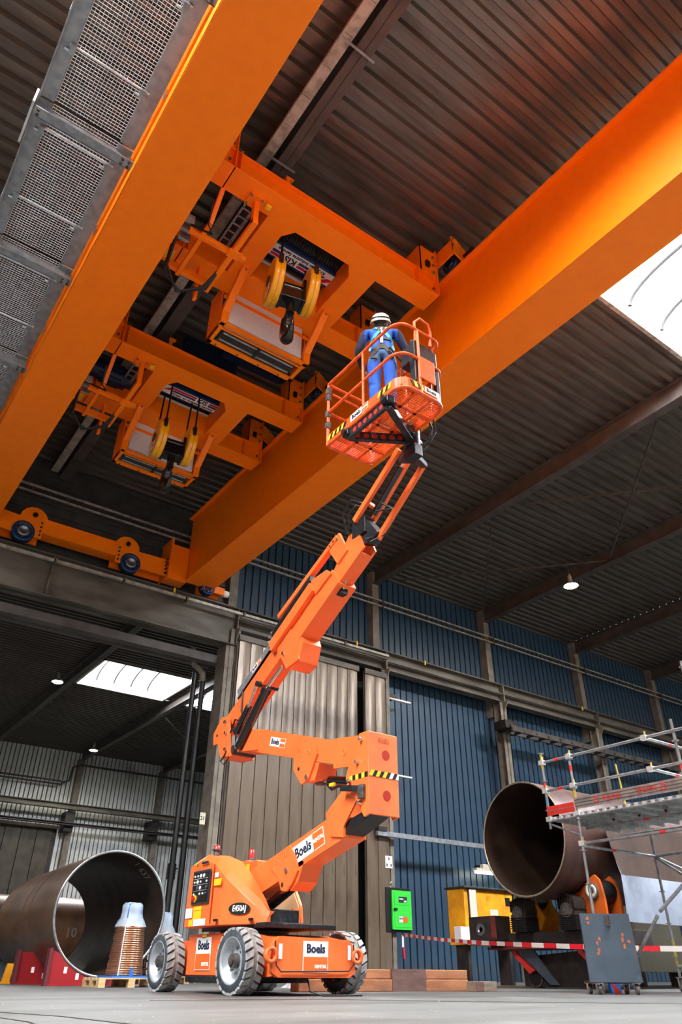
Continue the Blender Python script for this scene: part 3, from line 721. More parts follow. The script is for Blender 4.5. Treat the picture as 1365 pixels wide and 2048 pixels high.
    b.build('cabinet_frame', T, .004)
    b = MB(); b.box(x0 + .16, x1 - .16, ya + .02, yb - .1, zb + .12, zb + .98, 'panel_white'); b.box(x0 + .16, x1 - .16, ya + .24, yb - .12, zb + .05, zb + .12, 'grime_black')
    b.box(x0 + .2, x1 - .2, ya + .26, ya + .3, zb + .03, zb + .07, 'alu'); b.box(x0 + .2, x1 - .2, yb - .2, yb - .16, zb + .03, zb + .07, 'alu'); b.box(4.93, 5.0, ya + .22, yb - .12, zb + .02, zb + .07, 'black')
    b.build('control_cabinet', T, .008)
    return T
trolley(7.09, False, 'nearer orange hoist trolley, beside the worker, its sign upside down')
trolley(12.2, True, 'farther orange hoist trolley, deeper in the hall, its sign upright')
# ------------------------------------------------------------------ hook blocks with their ropes
def hook_block(y, z, label, ztop):
    H = thing('hook_block', label, 'hook', (4.79, y, z), 'hook blocks below the trolleys')
    H.rotation_euler = (0, 0, math.radians(-15 if y < 10 else -7))
    for x in (4.44, 5.14):
        b = MB(); R = .47; b.lathe((x, y, z), (1, 0, 0), [(-.1, .001), (-.1, R * .3), (-.105, R * .32), (-.105, R * .95), (-.09, R * .99), (-.075, R), (-.006, R), (-.004, R * .975), (.004, R * .975), (.006, R), (.075, R), (.09, R * .99), (.105, R * .95), (.105, R * .32), (.1, R * .3), (.1, .001)], 'sheave_yellow', 40)
        sh = b.build('sheave_cover', H, .01)
        b = MB(); b.cyl((x - .12, y, z), (x - .135, y, z), .11, 'black', n=20); b.box(x - .122, x - .118, y - .14, y + .14, z - .33, z - .16, 'label_white'); b.build('face_plate', sh)
        text('KIS', .1, (x - .124, y, z - .245), (0, -1, 0), (0, 0, 1), 'red_ink', sh, bold=.004)
        b = MB(); b.box(x - .04, x + .04, y - R - .01, y - R + .1, z + .05, z + .3, 'black'); b.build('rope_slot', sh)
    b = MB(); b.cyl((4.5, y, z), (5.1, y, z), .085, 'black_gloss'); b.box(4.58, 5.02, y - .16, y + .16, z - .42, z - .16, 'black_gloss'); b.box(4.54, 4.6, y - .18, y + .18, z - .45, z + .14, 'black_gloss'); b.box(4.98, 5.04, y - .18, y + .18, z - .45, z + .14, 'black_gloss')
    b.cyl((4.42, y, z - .3), (5.16, y, z - .3), .07, 'black_gloss'); b.build('trunnion', H, .008)
    b = MB(); b.cyl((4.79, y, z - .4), (4.79, y, z - .70), .085, 'black_gloss'); pts = []; rr = []
    n = 26
    for k in range(n + 1):
        g = math.radians(95 - 275 * k / n + 0); pts.append(Vector((4.79, y + .25 * math.cos(g), z - .98 + .30 * math.sin(g)))); rr.append(.085 if k < 4 else (.115 if k < 17 else .115 - .012 * (k - 16)))
    a = Vector((1, 0, 0)); vs = []; m = 14
    for i, p in enumerate(pts):
        d = (pts[min(i + 1, n)] - pts[max(i - 1, 0)]).normalized(); c = d.cross(a)
        for j in range(m): t = 2 * math.pi * j / m; vs.append(p + (a * math.cos(t) + c * math.sin(t)) * rr[i])
    b.add(vs, [(i * m + j, i * m + (j + 1) % m, (i + 1) * m + (j + 1) % m, (i + 1) * m + j) for i in range(n) for j in range(m)], 'black_gloss', True); b.add(vs, [tuple(range(m)), tuple(range(n * m, n * m + m))], 'black_gloss'); b.build('hook', H)
    for x in (4.44, 5.14):
        for yy in (-.44, .44):
            b = MB(); b.cyl((x, y + yy, z + .02), (x + .03, y + yy * .75, ztop), .022, 'rope', n=8); b.build('rope', H)
    return H
hook_block(8.3, 11.42, 'black hook block with yellow sheaves below the nearer trolley', 12.75)
hook_block(13.4, 10.82, 'black hook block with yellow sheaves, lowered on longer ropes below the farther trolley', 12.75)
# ================================================================== BOOM LIFT
LO = 'lift_orange'
L = thing('boom_lift', 'orange articulated boom lift on four grey wheels, basket raised', 'boom lift', (5.95, 10.2, 0))
def wheel(x, y, out, steer=0):
    r, w = .36, .25; M = Matrix.Rotation(steer, 3, 'Z'); C = Vector((x, y, r)); d = M @ Vector((out, 0, 0))
    b = MB(); b.lathe(C, d, [(-w / 2, .23), (-w / 2, .33), (-w * .42, .345), (w * .42, .345), (w / 2, .33), (w / 2 + .004, .25)], 'sidewall', 40)
    b.lathe(C, d, [(-w * .16, .35), (w * .16, .35)], 'tread_mid', 40); t = b.build('tyre', L)
    b = MB(); n = 22; u = d.orthogonal().normalized(); u = Vector((0, 0, 1)); v = d.cross(u)
    for k in range(n):
        for s in (-1, 1):
            g = (k + (0 if s > 0 else .5)) * 2 * math.pi / n; hw = .1
            vs = []
            for rr in (.338, .366):
                for (dx, dg) in ((.03, -hw + .10), (w / 2 + .004, -hw - .03), (w / 2 + .004, hw - .03), (.03, hw + .10)):
                    q = g + dg; vs.append(C + d * (s * dx) + (u * math.cos(q) + v * math.sin(q)) * (rr if dx < .1 else rr - .008))
            b.add(vs, [(0, 1, 2, 3), (7, 6, 5, 4), (0, 4, 5, 1), (1, 5, 6, 2), (2, 6, 7, 3), (3, 7, 4, 0)], 'tread')
    b.build('tread_lug', t, stuff=True)
    b = MB(); b.lathe(C, d, [(w / 2 - .005, .262), (w / 2 + .012, .25), (w / 2 - .02, .235), (w / 2 - .09, .21), (w / 2 - .12, .16), (w / 2 - .085, .12), (w / 2 - .085, .001)], 'rim', 36)
    for k in range(8): g = k * math.pi / 4; q = C + d * (w / 2 - .09) + (u * math.cos(g) + v * math.sin(g)) * .135; b.cyl(q, q + d * .025, .016, 'bolt', n=6)
    b.build('rim', t)
    b = MB(); b.cyl(C + d * (w / 2 - .1), C + d * (w / 2 - .01), .085, 'hub_dark', .075, n=16); b.cyl(C + d * (w / 2 - .01), C + d * (w / 2 + .01), .05, 'hub_dark', n=12); b.build('hub', t)
wheel(5.2, 9.24, -1, .06); wheel(5.15, 11.29, -1); wheel(6.78, 9.24, 1, .06); wheel(6.78, 11.29, 1)
b = MB(); b.yz([(8.78, .21), (9.0, .19), (11.4, .19), (11.6, .3), (11.6, .55), (11.3, .62), (9.3, .66), (8.86, .6), (8.78, .52)], 5.42, 6.52, LO)
b.box(5.27, 5.44, 9.86, 10.86, .2, .68, LO); b.box(6.5, 6.68, 9.86, 10.86, .2, .68, LO); b.box(5.27, 6.68, 9.9, 10.86, .12, .2, 'black_worn'); b.build('chassis', L, .015)
b = MB()   # rounded front cover
pr = [(5.36, .24), (5.45, .19), (6.5, .19), (6.6, .24), (6.6, .5), (6.5, .6), (5.46, .62), (5.36, .54)]
b.xz(pr, 8.72, 8.80, LO); fc = b.build('front_cover', L, .02)
hire_logo(fc, (5.98, 8.718, .41), (1, 0, 0), (0, 0, 1), .33)
b = MB(); b.tube([(5.37, 8.7, .57), (5.4, 8.7, .32), (5.47, 8.7, .25), (6.48, 8.7, .26), (6.56, 8.7, .33), (6.56, 8.7, .55)], .008, 'black', 6); b.build('seal_strip', fc)
b = MB()
for x in (5.33, 6.62):
    b.lathe((x, 8.72, .42), (0, 1, 0), [(-.03, .05), (-.03, .09), (.03, .09), (.03, .05)], LO, 16, True)
for x in (5.46, 6.5): plate(b, (x, 8.715, .46), (1, 0, 0), (0, 0, 1), .05, .16, .004, 'label_white')
b.build('tow_lug', L)
hire_logo(L, (5.262, 10.36, .45), (0, -1, 0), (0, 0, 1), .38)
b = MB(); plate(b, (5.262, 10.36, .655), (0, -1, 0), (0, 0, 1), .13, .05, .003, 'tape_yellow'); b.build('sticker', L)
for y in (9.24, 11.29):
    b = MB(); b.box(5.2, 6.75, y - .07, y + .07, .3, .44, LO); b.yz([(y - .28, .3), (y + .28, .3), (y + .2, .52), (y - .2, .52)], 5.38, 6.58, LO); b.build('axle', L, .01)
b = MB(); b.tube([(5.95, 8.85, .2), (5.9, 8.7, .05), (5.95, 8.5, .012), (6.5, 8.45, .012)], .01, 'hose', 6); b.build('trailing_cable', L)
# turntable and hoods
b = MB(); b.cyl((5.95, 10.2, .62), (5.95, 10.2, .76), .48, 'black', n=32); b.box(5.4, 6.5, 9.0, 10.75, .72, .78, 'black_worn'); b.box(5.6, 6.1, 9.3, 10.8, .76, .95, 'black_worn'); b.build('turntable', L, .01)
st = [(10.82, 5.17, 1.48), (10.74, 5.12, 1.6), (10.35, 5.12, 1.67), (9.97, 5.12, 1.56), (9.72, 5.14, 1.40), (9.48, 5.24, 1.22), (9.28, 5.37, 1.05), (9.14, 5.49, .9)]
b = MB(); vs = []
for y, xo, zt in st: vs += [(xo, y, .76), (5.56, y, .76), (5.56, y, zt), (xo + .1, y, zt), (xo + .02, y, zt - .07)]
k = len(st); fs = [(i * 5 + j, i * 5 + (j + 1) % 5, (i + 1) * 5 + (j + 1) % 5, (i + 1) * 5 + j) for i in range(k - 1) for j in range(5)] + [(0, 1, 2, 3, 4), tuple(range((k - 1) * 5, k * 5))]
b.add(vs, fs, LO); hood = b.build('hood', L, .025)
b = MB(); b.box(5.108, 5.12, 9.955, 9.965, .78, 1.5, 'red_inside'); b.build('door_seam', hood)
b = MB(); b.cyl((5.3, 10.3, 1.64), (5.3, 10.3, 1.72), .045, 'hub_dark', n=14); b.cyl((5.3, 10.3, 1.72), (5.3, 10.3, 1.735), .07, 'hub_dark', n=14); b.lathe((5.3, 10.3, 1.735), (0, 0, 1), [(0, .05), (.04, .045), (.06, .02), (.062, .001)], 'beacon_red', 14); b.build('beacon', L)
b = MB(); plate(b, (5.117, 10.31, 1.24), (0, -1, 0), (0, 0, 1), .52, .42, .012, 'screen_grey'); plate(b, (5.105, 10.31, 1.24), (0, -1, 0), (0, 0, 1), .46, .37, .004, 'black'); pn = b.build('control_panel', L, .004)
b = MB(); rnd = random.Random(3)
for r_ in range(4):
    for c_ in range(5):
        y, z = 10.49 - c_ * .09, 1.38 - r_ * .075
        if rnd.random() < .75: b.cyl((5.1, y, z), (5.088, y, z), .014 if rnd.random() < .7 else .024, 'label_white' if rnd.random() < .6 else 'bolt', n=10)
for k in range(3): b.box(5.0985, 5.1, 10.1, 10.53, 1.345 - k * .075, 1.348 - k * .075, 'label_white')
b.cyl((5.1, 10.44, 1.1), (5.085, 10.44, 1.1), .045, 'yellow', n=16); b.cyl((5.085, 10.44, 1.1), (5.06, 10.44, 1.1), .03, 'red', n=14); b.build('push_buttons', pn)
b = MB()
for (y, z, w, h, m) in ((10.62, .93, .2, .12, 'label_white'), (10.36, .98, .24, .05, 'tape_yellow'), (10.36, .90, .24, .1, 'tape_yellow'), (10.54, .81, .12, .08, 'tape_yellow'), (10.28, .81, .36, .08, 'label_white'), (10.26, 1.545, .2, .03, 'navy_ink')):
    plate(b, (5.116, y, z), (0, -1, 0), (0, 0, 1), w, h, .004, m)
b.cyl((5.12, 10.52, 1.55), (5.11, 10.52, 1.55), .02, 'green_box', n=12)
plate(b, (5.118, 9.84, 1.27), (0, -1, 0), (0, 0, 1), .2, .08, .004, 'tape_yellow'); plate(b, (5.118, 9.88, 1.36), (0, -1, 0), (0, 0, 1), .1, .06, .004, 'label_white'); b.build('sticker', L)
b = MB(); pts = [(.16 * math.cos(t) * (1 if abs(math.cos(t)) < .3 else 1) + 0, .07 * math.sin(t)) for t in [2 * math.pi * k / 24 for k in range(24)]]
bo_ = Vector((5.262, 9.445, .94)); br_ = Vector((.5, -.866, 0)); bn_ = Vector((-.866, -.5, 0)); b.prism(pts, bo_, br_, (0, 0, 1), bn_ * .012, 'black'); bd = b.build('badge', L)
text('E450AJ', .095, bo_ + bn_ * .014, br_, (0, 0, 1), 'label_white', bd, bold=.002, shear=.12, xs=.74)
b = MB()
for x, y in ((5.1, 9.78), (5.34, 9.27)): b.box(x - .02, x + .02, y - .03, y + .03, .8, .83, 'black')
b.build('latch', L)
# right hood, open towards the boom
hp2 = [(11.3, .8), (11.3, 1.5), (11.15, 1.64), (10.9, 1.7), (10.3, 1.5), (9.95, 1.28), (9.78, 1.05), (9.74, .82)]
b = MB(); b.yz(hp2, 6.42, 6.46, LO); n = len(hp2)
for i in range(1, n - 1):
    (ya, za), (yb, zb2) = hp2[i], hp2[i + 1]
    if ya < 10.5: continue
    b.beam((6.28, ya, za), (6.28, yb, zb2), .32, .03, LO)
b.build('hood', L, .01); b = MB(); b.yz([(y * .985 + .16, .8 + (z - .8) * .95) for y, z in hp2], 6.40, 6.418, 'beige_shell'); b.build('hood_lining', L)
b = MB(); b.box(6.3, 6.44, 9.76, 9.82, .78, 1.0, LO); b.build('hood_corner', L)
b = MB(); b.cyl((6.25, 10.95, 1.68), (6.25, 10.95, 1.75), .06, 'bolt', n=14); b.lathe((6.25, 10.95, 1.75), (0, 0, 1), [(0, .045), (.11, .045), (.13, .03), (.132, .001)], 'beacon_red', 14); b.build('beacon', L)
b = MB(); plate(b, (6.09, 10.75, 1.56), (0, -1, 0), (0, 0, 1), .1, .16, .01, 'tape_yellow'); b.box(6.1, 6.3, 10.5, 11.05, 1.35, 1.68, LO); b.build('hood_top', L, .02)
# boom, all in one vertical plane
X0, X1 = 5.62, 5.92
b = MB(); b.yz([(10.2, 1.15), (9.95, 1.42), (9.3, 1.555), (7.9, 1.90), (7.62, 1.86), (7.62, 1.62), (8.54, 1.40), (9.7, 1.10)], X0, X1, LO); lb = b.build('lower_boom', L, .012)
dr = Vector((0, -.965, .262)); un = Vector((0, .262, .965))
hire_logo(lb, Vector((X0 - .001, 8.42, 1.605)), dr, un, .215, False)
b = MB()
pp = [(9.30, 1.53), (8.82, 1.66), (8.66, 1.5), (8.6, 1.34), (8.72, 1.2), (8.86, 1.12), (8.98, 1.14), (9.05, 1.28), (9.28, 1.44)]
b.yz(pp, X0 - .03, X0, LO); b.yz([(8.82, 1.5), (8.5, 1.44), (8.62, 1.22), (8.8, 1.12)], X0, X1, LO)
for (y, z, r) in ((9.13, 1.48, .035), (8.92, 1.55, .035)): b.lathe((X0 - .03, y, z), (-1, 0, 0), [(0, r), (.008, r), (.008, r * .6), (0, r * .6)], LO, 16)
b.cyl((X0 - .03, 8.86, 1.36), (X0 - .05, 8.86, 1.36), .03, 'bolt', n=8); b.cyl((X0 - .031, 8.95, 1.2), (X0 - .032, 8.95, 1.2), .03, 'black', n=12); b.build('gusset', lb, .008)
b = MB(); b.yz([(8.0, 1.94), (7.45, 2.28), (7.3, 2.2), (7.3, 2.06), (7.62, 1.74), (7.62, 1.62), (7.9, 1.66)], X0 - .025, X0, LO); b.yz([(8.0, 1.94), (7.45, 2.28), (7.3, 2.2), (7.3, 2.06), (7.62, 1.74), (7.62, 1.62), (7.9, 1.66)], X1, X1 + .025, LO)
b.yz([(7.62, 1.65), (7.1, 1.82), (7.1, 1.9), (7.62, 1.8)], X0 + .01, X1 - .01, 'black'); b.build('fork', lb, .006)  # black block stands in for the shade in the fork gap
b = MB(); b.cyl((5.77, 9.6, .98), (5.77, 8.95, 1.2), .07, 'black_gloss', n=18); b.build('lift_cylinder', L)
b = MB(); tw = [(7.22, 2.76), (7.06, 2.76), (7.06, 1.8), (7.14, 1.78), (7.22, 1.9), (7.5, 2.26), (7.48, 2.34)]
b.yz(tw, X0 - .08, X0 - .05, LO); b.yz(tw, X1 + .05, X1 + .08, LO); b.box(X0 - .08, X1 + .08, 7.04, 7.07, 1.8, 2.76, 'lift_orange_lit'); b.box(X0 - .05, X1 + .05, 7.07, 7.2, 2.73, 2.76, LO); tower = b.build('tower_link', L, .008)
b = MB()
for z in (2.5, 2.03): b.cyl((5.81, 7.042, z), (5.81, 7.036, z), .058, 'red_inside', n=24)
b.build('access_hole', tower)
b = MB(); n = 9; w = (X1 - X0 + .16) / n
for k in range(n):
    x = X0 - .08 + k * w; b.prism([(0, 0), (w, 0), (w + .04, .07), (.04, .07)] if k < n - 1 else [(0, 0), (w, 0), (w, .07), (.04, .07)], (x, 7.04, 2.23), (1, 0, 0), (0, 0, 1), (0, -.004, 0), 'black' if k % 2 else ('label_white' if k > 4 else 'tape_yellow'))
for k in range(6): b.prism([(0, 0), (.06, 0), (.06, .06), (0, .06)], (X0 - .08, 7.42 - k * .06, 2.22), (0, -1, 0), (0, 0, 1), (-.004, 0, 0), 'black' if k % 2 else 'tape_yellow')
b.build('hazard_tape', tower)
text('0181', .09, (5.79, 7.036, 2.67), (1, 0, 0), (0, 0, 1), 'rust_spot', tower)
b = MB()
for (y, z) in ((7.17, 2.68), (7.25, 2.42), (7.4, 2.22), (7.2, 1.94)): b.cyl((X0 - .08, y, z), (X0 - .13, y, z), .03, 'chrome', .022, n=12)
b.build('pivot_pin', tower)
b = MB(); b.box(X0 - .13, X0 - .08, 7.1, 7.2, 1.98, 2.14, 'hub_dark'); b.beam((X0 - .11, 7.2, 2.1), (X0 - .11, 7.55, 2.16), .05, .07, 'black_worn'); b.build('bracket', tower, .006)
# upper riser
b = MB(); b.yz([(10.35, 3.5), (9.78, 3.4), (7.75, 2.79), (7.2, 2.7), (7.3, 2.42), (7.8, 2.5), (10.05, 3.12), (10.5, 3.2)], X0, X1, LO); ur = b.build('upper_riser', L, .012)
b = MB(); b.yz([(7.85, 2.84), (7.2, 2.75), (7.12, 2.6), (7.3, 2.4), (7.85, 2.46)], X0 - .02, X0, LO); b.lathe((X0 - .02, 7.62, 2.62), (-1, 0, 0), [(0, .045), (.01, .045), (.01, .03), (0, .03)], LO, 16)
b.yz([(8.78, 3.0), (8.25, 2.85), (8.22, 2.72), (8.42, 2.42), (8.58, 2.38), (8.8, 2.62)], X0 - .03, X0, LO); b.yz([(8.6, 2.7), (8.2, 2.6), (8.3, 2.4), (8.5, 2.4)], X0, X1, LO)
for (y, z) in ((8.68, 2.86), (8.42, 2.78)): b.lathe((X0 - .03, y, z), (-1, 0, 0), [(0, .035), (.01, .035), (.01, .02), (0, .02)], LO, 16)
b.cyl((X0 - .03, 8.45, 2.46), (X0 - .05, 8.45, 2.46), .03, 'chrome', n=10); b.cyl((X0 - .031, 8.66, 2.6), (X0 - .032, 8.66, 2.6), .025, 'black', n=12)
b.yz([(10.3, 3.52), (9.9, 3.42), (9.85, 3.1), (10.5, 3.2)], X0 - .02, X0, LO); b.build('gusset', ur, .008)
dr = Vector((0, -.959, -.285)); un = Vector((0, -.285, .959))
hire_logo(ur, Vector((X0 - .001, 9.3, 3.1)), dr, un, .13, False)
b = MB(); b.cyl((5.77, 8.4, 2.42), (5.77, 8.15, 2.38), .025, 'chrome'); b.cyl((5.77, 8.15, 2.38), (5.77, 7.45, 2.24), .065, 'black_gloss', n=18); b.cyl((5.77, 8.45, 2.43), (5.77, 8.32, 2.41), .06, 'hub_dark', n=14); b.build('lift_cylinder', ur)
b = MB(); b.tube([(5.6, 8.0, 2.3), (5.58, 7.85, 2.2), (5.58, 7.7, 2.22), (5.6, 7.5, 2.16)], .018, 'hose', 6); b.box(5.57, 5.6, 7.8, 7.9, 2.24, 2.28, 'yellow'); b.build('hose', ur)
# knuckle
kp = [(11.0, 3.86), (11.27, 3.64), (11.24, 3.44), (11.08, 3.44), (10.96, 3.2), (10.64, 3.15), (10.7, 3.55), (10.78, 3.82)]
b = MB(); b.yz(kp, X0 - .08, X0 - .05, LO); b.yz(kp, X1 + .05, X1 + .08, LO); b.box(X0 - .05, X1 + .05, 10.62, 10.95, 3.16, 3.22, LO); kn = b.build('knuckle', L, .008)
b = MB()
for (y, z) in ((10.85, 3.74), (10.8, 3.55), (10.76, 3.28)): b.cyl((X0 - .08, y, z), (X0 - .12, y, z), .032, 'chrome', .025, n=12)
b.cyl((X0 - .081, 11.13, 3.58), (X0 - .084, 11.13, 3.58), .025, 'black', n=12); b.cyl((X0 - .05, 10.6, 3.25), (X1 + .05, 10.6, 3.25), .07, 'black_worn', n=14); b.build('pivot_pin', kn)
# main boom
S = Vector((0, 10.9, 3.75)); D = Vector((0, -.878, .479)); Nn = Vector((0, .479, .878))
def bm(t, o): q = S + D * t + Nn * o; return (q.y, q.z)
def sec(name, t0, t1, o0, o1, xa, xb, m=LO, parent=L, bev=.01): 
    b = MB(); b.yz([bm(t0, o0), bm(t1, o0), bm(t1, o1), bm(t0, o1)], xa, xb, m); return b.build(name, parent, bev)
mb0 = sec('main_boom', -.1, 2.15, -.15, .16, X0, X1)
sec('hose_channel', .35, 1.95, .16, .25, X0 + .02, X1 - .02, 'black', mb0)
b = MB(); b.yz([bm(.45, .25), bm(1.9, .25), bm(1.9, .3), bm(.45, .3)], X0 - .02, X1 - .05, 'galv'); b.yz([bm(.45, .17), bm(1.55, .2), bm(1.55, .3), bm(.45, .3)], X0 - .03, X0 - .02, 'galv'); hc = b.build('channel_cover', mb0)
c = S + D * 1.1 + Nn * .245; hire_logo(hc, (X0 - .031, c.y, c.z), D, Nn, .085, False)
b = MB(); b.yz([bm(1.7, .02), bm(2.1, .1), bm(2.25, -.2), bm(2.1, -.62), bm(1.78, -.5), bm(1.72, -.15)], X0 - .04, X0 - .01, LO); b.yz([bm(1.95, -.15), bm(2.3, -.15), bm(2.28, -.42), bm(2.06, -.62), bm(1.82, -.56)], X0 - .01, X1 + .03, LO)
b.cyl((X0 - .04, *bm(1.83, -.22)), (X0 - .07, *bm(1.83, -.22)), .03, 'chrome', n=10); b.build('collar', mb0, .01)
sec('telescope_sleeve', 2.1, 3.38, -.30, .02, X0 - .02, X1 + .02, LO, mb0, .012)
sec('chain_tray', 1.62, 2.92, .03, .22, X0 - .1, X0 + .02, LO, mb0, .008)
b = MB(); 
for k in range(34): y, z = bm(1.75 + k * .036, .31); b.box(X0 - .08, X0 + .06, y - .014, y + .014, z - .045, z + .045, 'black_worn')
y, z = bm(1.6, .3)
for k in range(7): g = math.pi * .5 + math.pi * k / 6; yy, zz = bm(1.7 + .16 * math.cos(g), .24 + .16 * math.sin(g)); b.box(X0 - .05, X0 + .09, yy - .02, yy + .02, zz - .02, zz + .02, 'galv')
b.build('energy_chain', mb0, stuff=True)
b = MB(); p = bm(1.92, .56); q = bm(3.72, .44); b.beam((X0 + .03, *p), (X0 + .03, *q), .1, .09, LO); b.build('levelling_tube', mb0, .008)
b = MB(); b.yz([bm(3.45, .48), bm(3.78, .48), bm(3.78, .02), bm(3.5, .02)], X0 + .0, X0 + .04, LO); b.yz([bm(2.9, .3), bm(3.3, .1), bm(3.35, -.05), bm(2.9, -.02)], X0 - .05, X0 - .02, LO)
for t, o in ((3.52, .44), (3.62, .44), (3.7, .4)): b.cyl((X0, *bm(t, o)), (X0 - .02, *bm(t, o)), .02, 'bolt', n=8)
b.build('bracket', mb0, .006)
b = MB(); b.yz([bm(3.3, -.25), bm(4.05, -.25), bm(4.1, .15), bm(3.9, .24), bm(3.3, .02)], X0 + .03, X0 + .06, LO); b.yz([bm(3.3, -.25), bm(4.05, -.25), bm(4.1, .15), bm(3.9, .24), bm(3.3, .02)], X1 - .06, X1 - .03, LO); b.yz([bm(3.3, -.25), bm(3.95, -.25), bm(3.95, -.22), bm(3.3, -.22)], X0 + .06, X1 - .06, LO); b.yz([bm(3.3, -.02), bm(3.75, .03), bm(3.75, .06), bm(3.3, .02)], X0 + .06, X1 - .06, LO); b.build('inner_boom', mb0, .006)
b = MB(); b.cyl((5.56, 10.38, 3.24), (5.56, 9.66, 3.93), .07, 'black_gloss', n=18); b.cyl((5.56, 9.66, 3.93), (5.56, 9.6, 3.99), .08, 'black_gloss', n=18); b.cyl((5.56, 9.6, 3.99), (5.56, *bm(1.74, -.42)), .03, 'chrome', n=14); b.build('lift_cylinder', L)
b = MB(); b.cyl((5.57, 10.5, 3.5), (5.57, 10.16, 3.84), .055, 'black_gloss', n=16); b.cyl((5.57, 10.16, 3.84), (5.57, *bm(1.0, -.1)), .02, 'chrome', n=12); b.cyl((X0 - .08, *bm(1.05, -.12)), (X1 + .02, *bm(1.05, -.12)), .045, 'black_worn', n=14); b.build('levelling_cylinder', L)
b = MB()
b.tube([(X0 - .05, 10.75, 3.5), (X0 - .1, 10.5, 3.7), (X0 - .06, 10.3, 3.62), (X0 - .03, 10.45, 3.85), (X0 - .02, *bm(.6, .2))], .014, 'hose', 6)
b.tube([(X0 - .05, 10.7, 3.3), (X0 - .12, 10.85, 3.1), (X0 - .1, 10.75, 3.04), (X0 - .05, 10.7, 3.15)], .014, 'hose', 6); b.tube([(X0 - .02, 10.8, 3.7), (X0, 10.6, 3.5), (X0, 10.55, 3.3)], .03, 'hose', 6); b.build('hose', kn)
# jib
jib = []
b = MB(); b.beam((X0, 7.40, 5.98), (X0, 6.32, 6.68), .06, .1, LO); j0 = b.build('jib_arm', L, .006)
b = MB(); b.beam((X1 - .06, 7.42, 5.88), (X1 - .06, 6.35, 6.66), .06, .1, LO); b.build('jib_arm', L, .006)
b = MB(); b.beam((X0 + .14, 7.02, 5.55), (X0 + .14, 5.95, 6.28), .06, .09, LO); b.build('jib_link', L, .006)
b = MB(); b.beam((X0, 7.1, 6.17), (X1 - .06, 7.12, 6.12), .06, .05, LO); b.build('jib_crosspiece', L)
b = MB(); b.cyl((X0 + .13, 7.1, 6.0), (X0 + .13, 6.45, 6.5), .05, 'black_gloss', n=14); b.cyl((X0 + .13, 6.5, 6.46), (X0 + .13, 6.2, 6.68), .02, 'chrome', n=10); b.build('jib_cylinder', L)
b = MB(); b.box(X0 + .02, X1 - .08, 7.18, 7.5, 5.72, 5.98, 'black_worn'); b.yz([(7.5, 5.95), (7.25, 6.02), (6.95, 5.62), (7.1, 5.48), (7.35, 5.6)], X0 + .06, X0 + .2, 'black_worn'); b.build('jib_pivot', L, .01)
b = MB()
b.tube([(X0, 7.6, 5.85), (X0 - .12, 7.55, 6.15), (X0 - .1, 7.35, 6.3), (X0, 7.2, 6.2)], .016, 'hose', 6); b.tube([(X0, 7.55, 5.8), (X0 - .08, 7.45, 6.1), (X0 - .05, 7.3, 6.2), (X0 + .1, 7.15, 6.1)], .014, 'hose', 6)
b.tube([(X0 + .1, 7.0, 6.0), (X0 + .2, 6.75, 5.95), (X0 + .2, 6.85, 5.6), (X0 + .05, 7.1, 5.5)], .016, 'hose', 6); b.tube([(X0 + .12, 6.9, 6.1), (X0 + .24, 6.7, 5.9), (X0 + .22, 6.9, 5.62), (X0, 7.15, 5.55)], .016, 'hose', 6); b.build('hose', L)
b = MB(); b.cyl((X0 + .13, *bm(3.3, -.3)), (X0 + .13, *bm(3.62, -.12)), .02, 'chrome', n=10); b.box(X0 + .08, X0 + .2, *[bm(3.25, -.3)[0] - .06, bm(3.25, -.3)[0] + .06], bm(3.25, -.3)[1] - .05, bm(3.25, -.3)[1] + .06, 'black_worn'); b.build('rod_end', L)
# basket
ZF = 6.25; BX0, BX1, BY0, BY1 = 4.42, 5.16, 4.88, 6.42
B = MB()
def ring(x0, x1, y0, y1, R_, z, n=6, corners=(1, 1, 1, 1)):
    out = []
    for (sx, sy, a0) in ((1, 1, 0), (0, 1, 90), (0, 0, 180), (1, 0, 270)):
        r = R_ * .25 if (sy and not sx) else R_; cx = x1 - r if sx else x0 + r; cy = y1 - r if sy else y0 + r
        for k in range(n + 1):
            g = math.radians(a0 + 90 * k / n); out.append((cx + r * math.cos(g), cy + r * math.sin(g), z))
    return out
BO = 'basket_orange'
R0 = ring(BX0, BX1, BY0, BY1, .16, ZF); n = len(R0)
def band(b, r, z0, z1, t, m):
    for i in range(len(r)): p, q = Vector(r[i]), Vector(r[(i + 1) % len(r)]); b.beam((p.x, p.y, (z0 + z1) / 2), (q.x, q.y, (z0 + z1) / 2), t, z1 - z0, m)
b = MB(); band(b, R0, ZF + .0, ZF + .16, .02, BO); R1 = ring(BX0 + .03, BX1 - .03, BY0 + .03, BY1 - .03, .14, ZF)
b.tube(R0 + R0[:1], .025, BO, 8)
for x in (BX0 + .25, BX1 - .25): b.beam((x, BY0, ZF), (x, BY1, ZF), .04, .04, BO)
for y in (5.2, 5.65, 6.1): b.beam((BX0, y, ZF), (BX1, y, ZF), .04, .04, BO)
bk = b.build('basket', L)
b = MB(); s = .036; x = BX0 + .03
while x < BX1 - .02: b.box(x - .0035, x + .0035, BY0 + .02, BY1 - .02, ZF + .02, ZF + .026, BO); x += s
y = BY0 + .03
while y < BY1 - .02: b.box(BX0 + .02, BX1 - .02, y - .0035, y + .0035, ZF + .026, ZF + .032, BO); y += s
b.build('floor_mesh', bk, stuff=True)
RB = .021
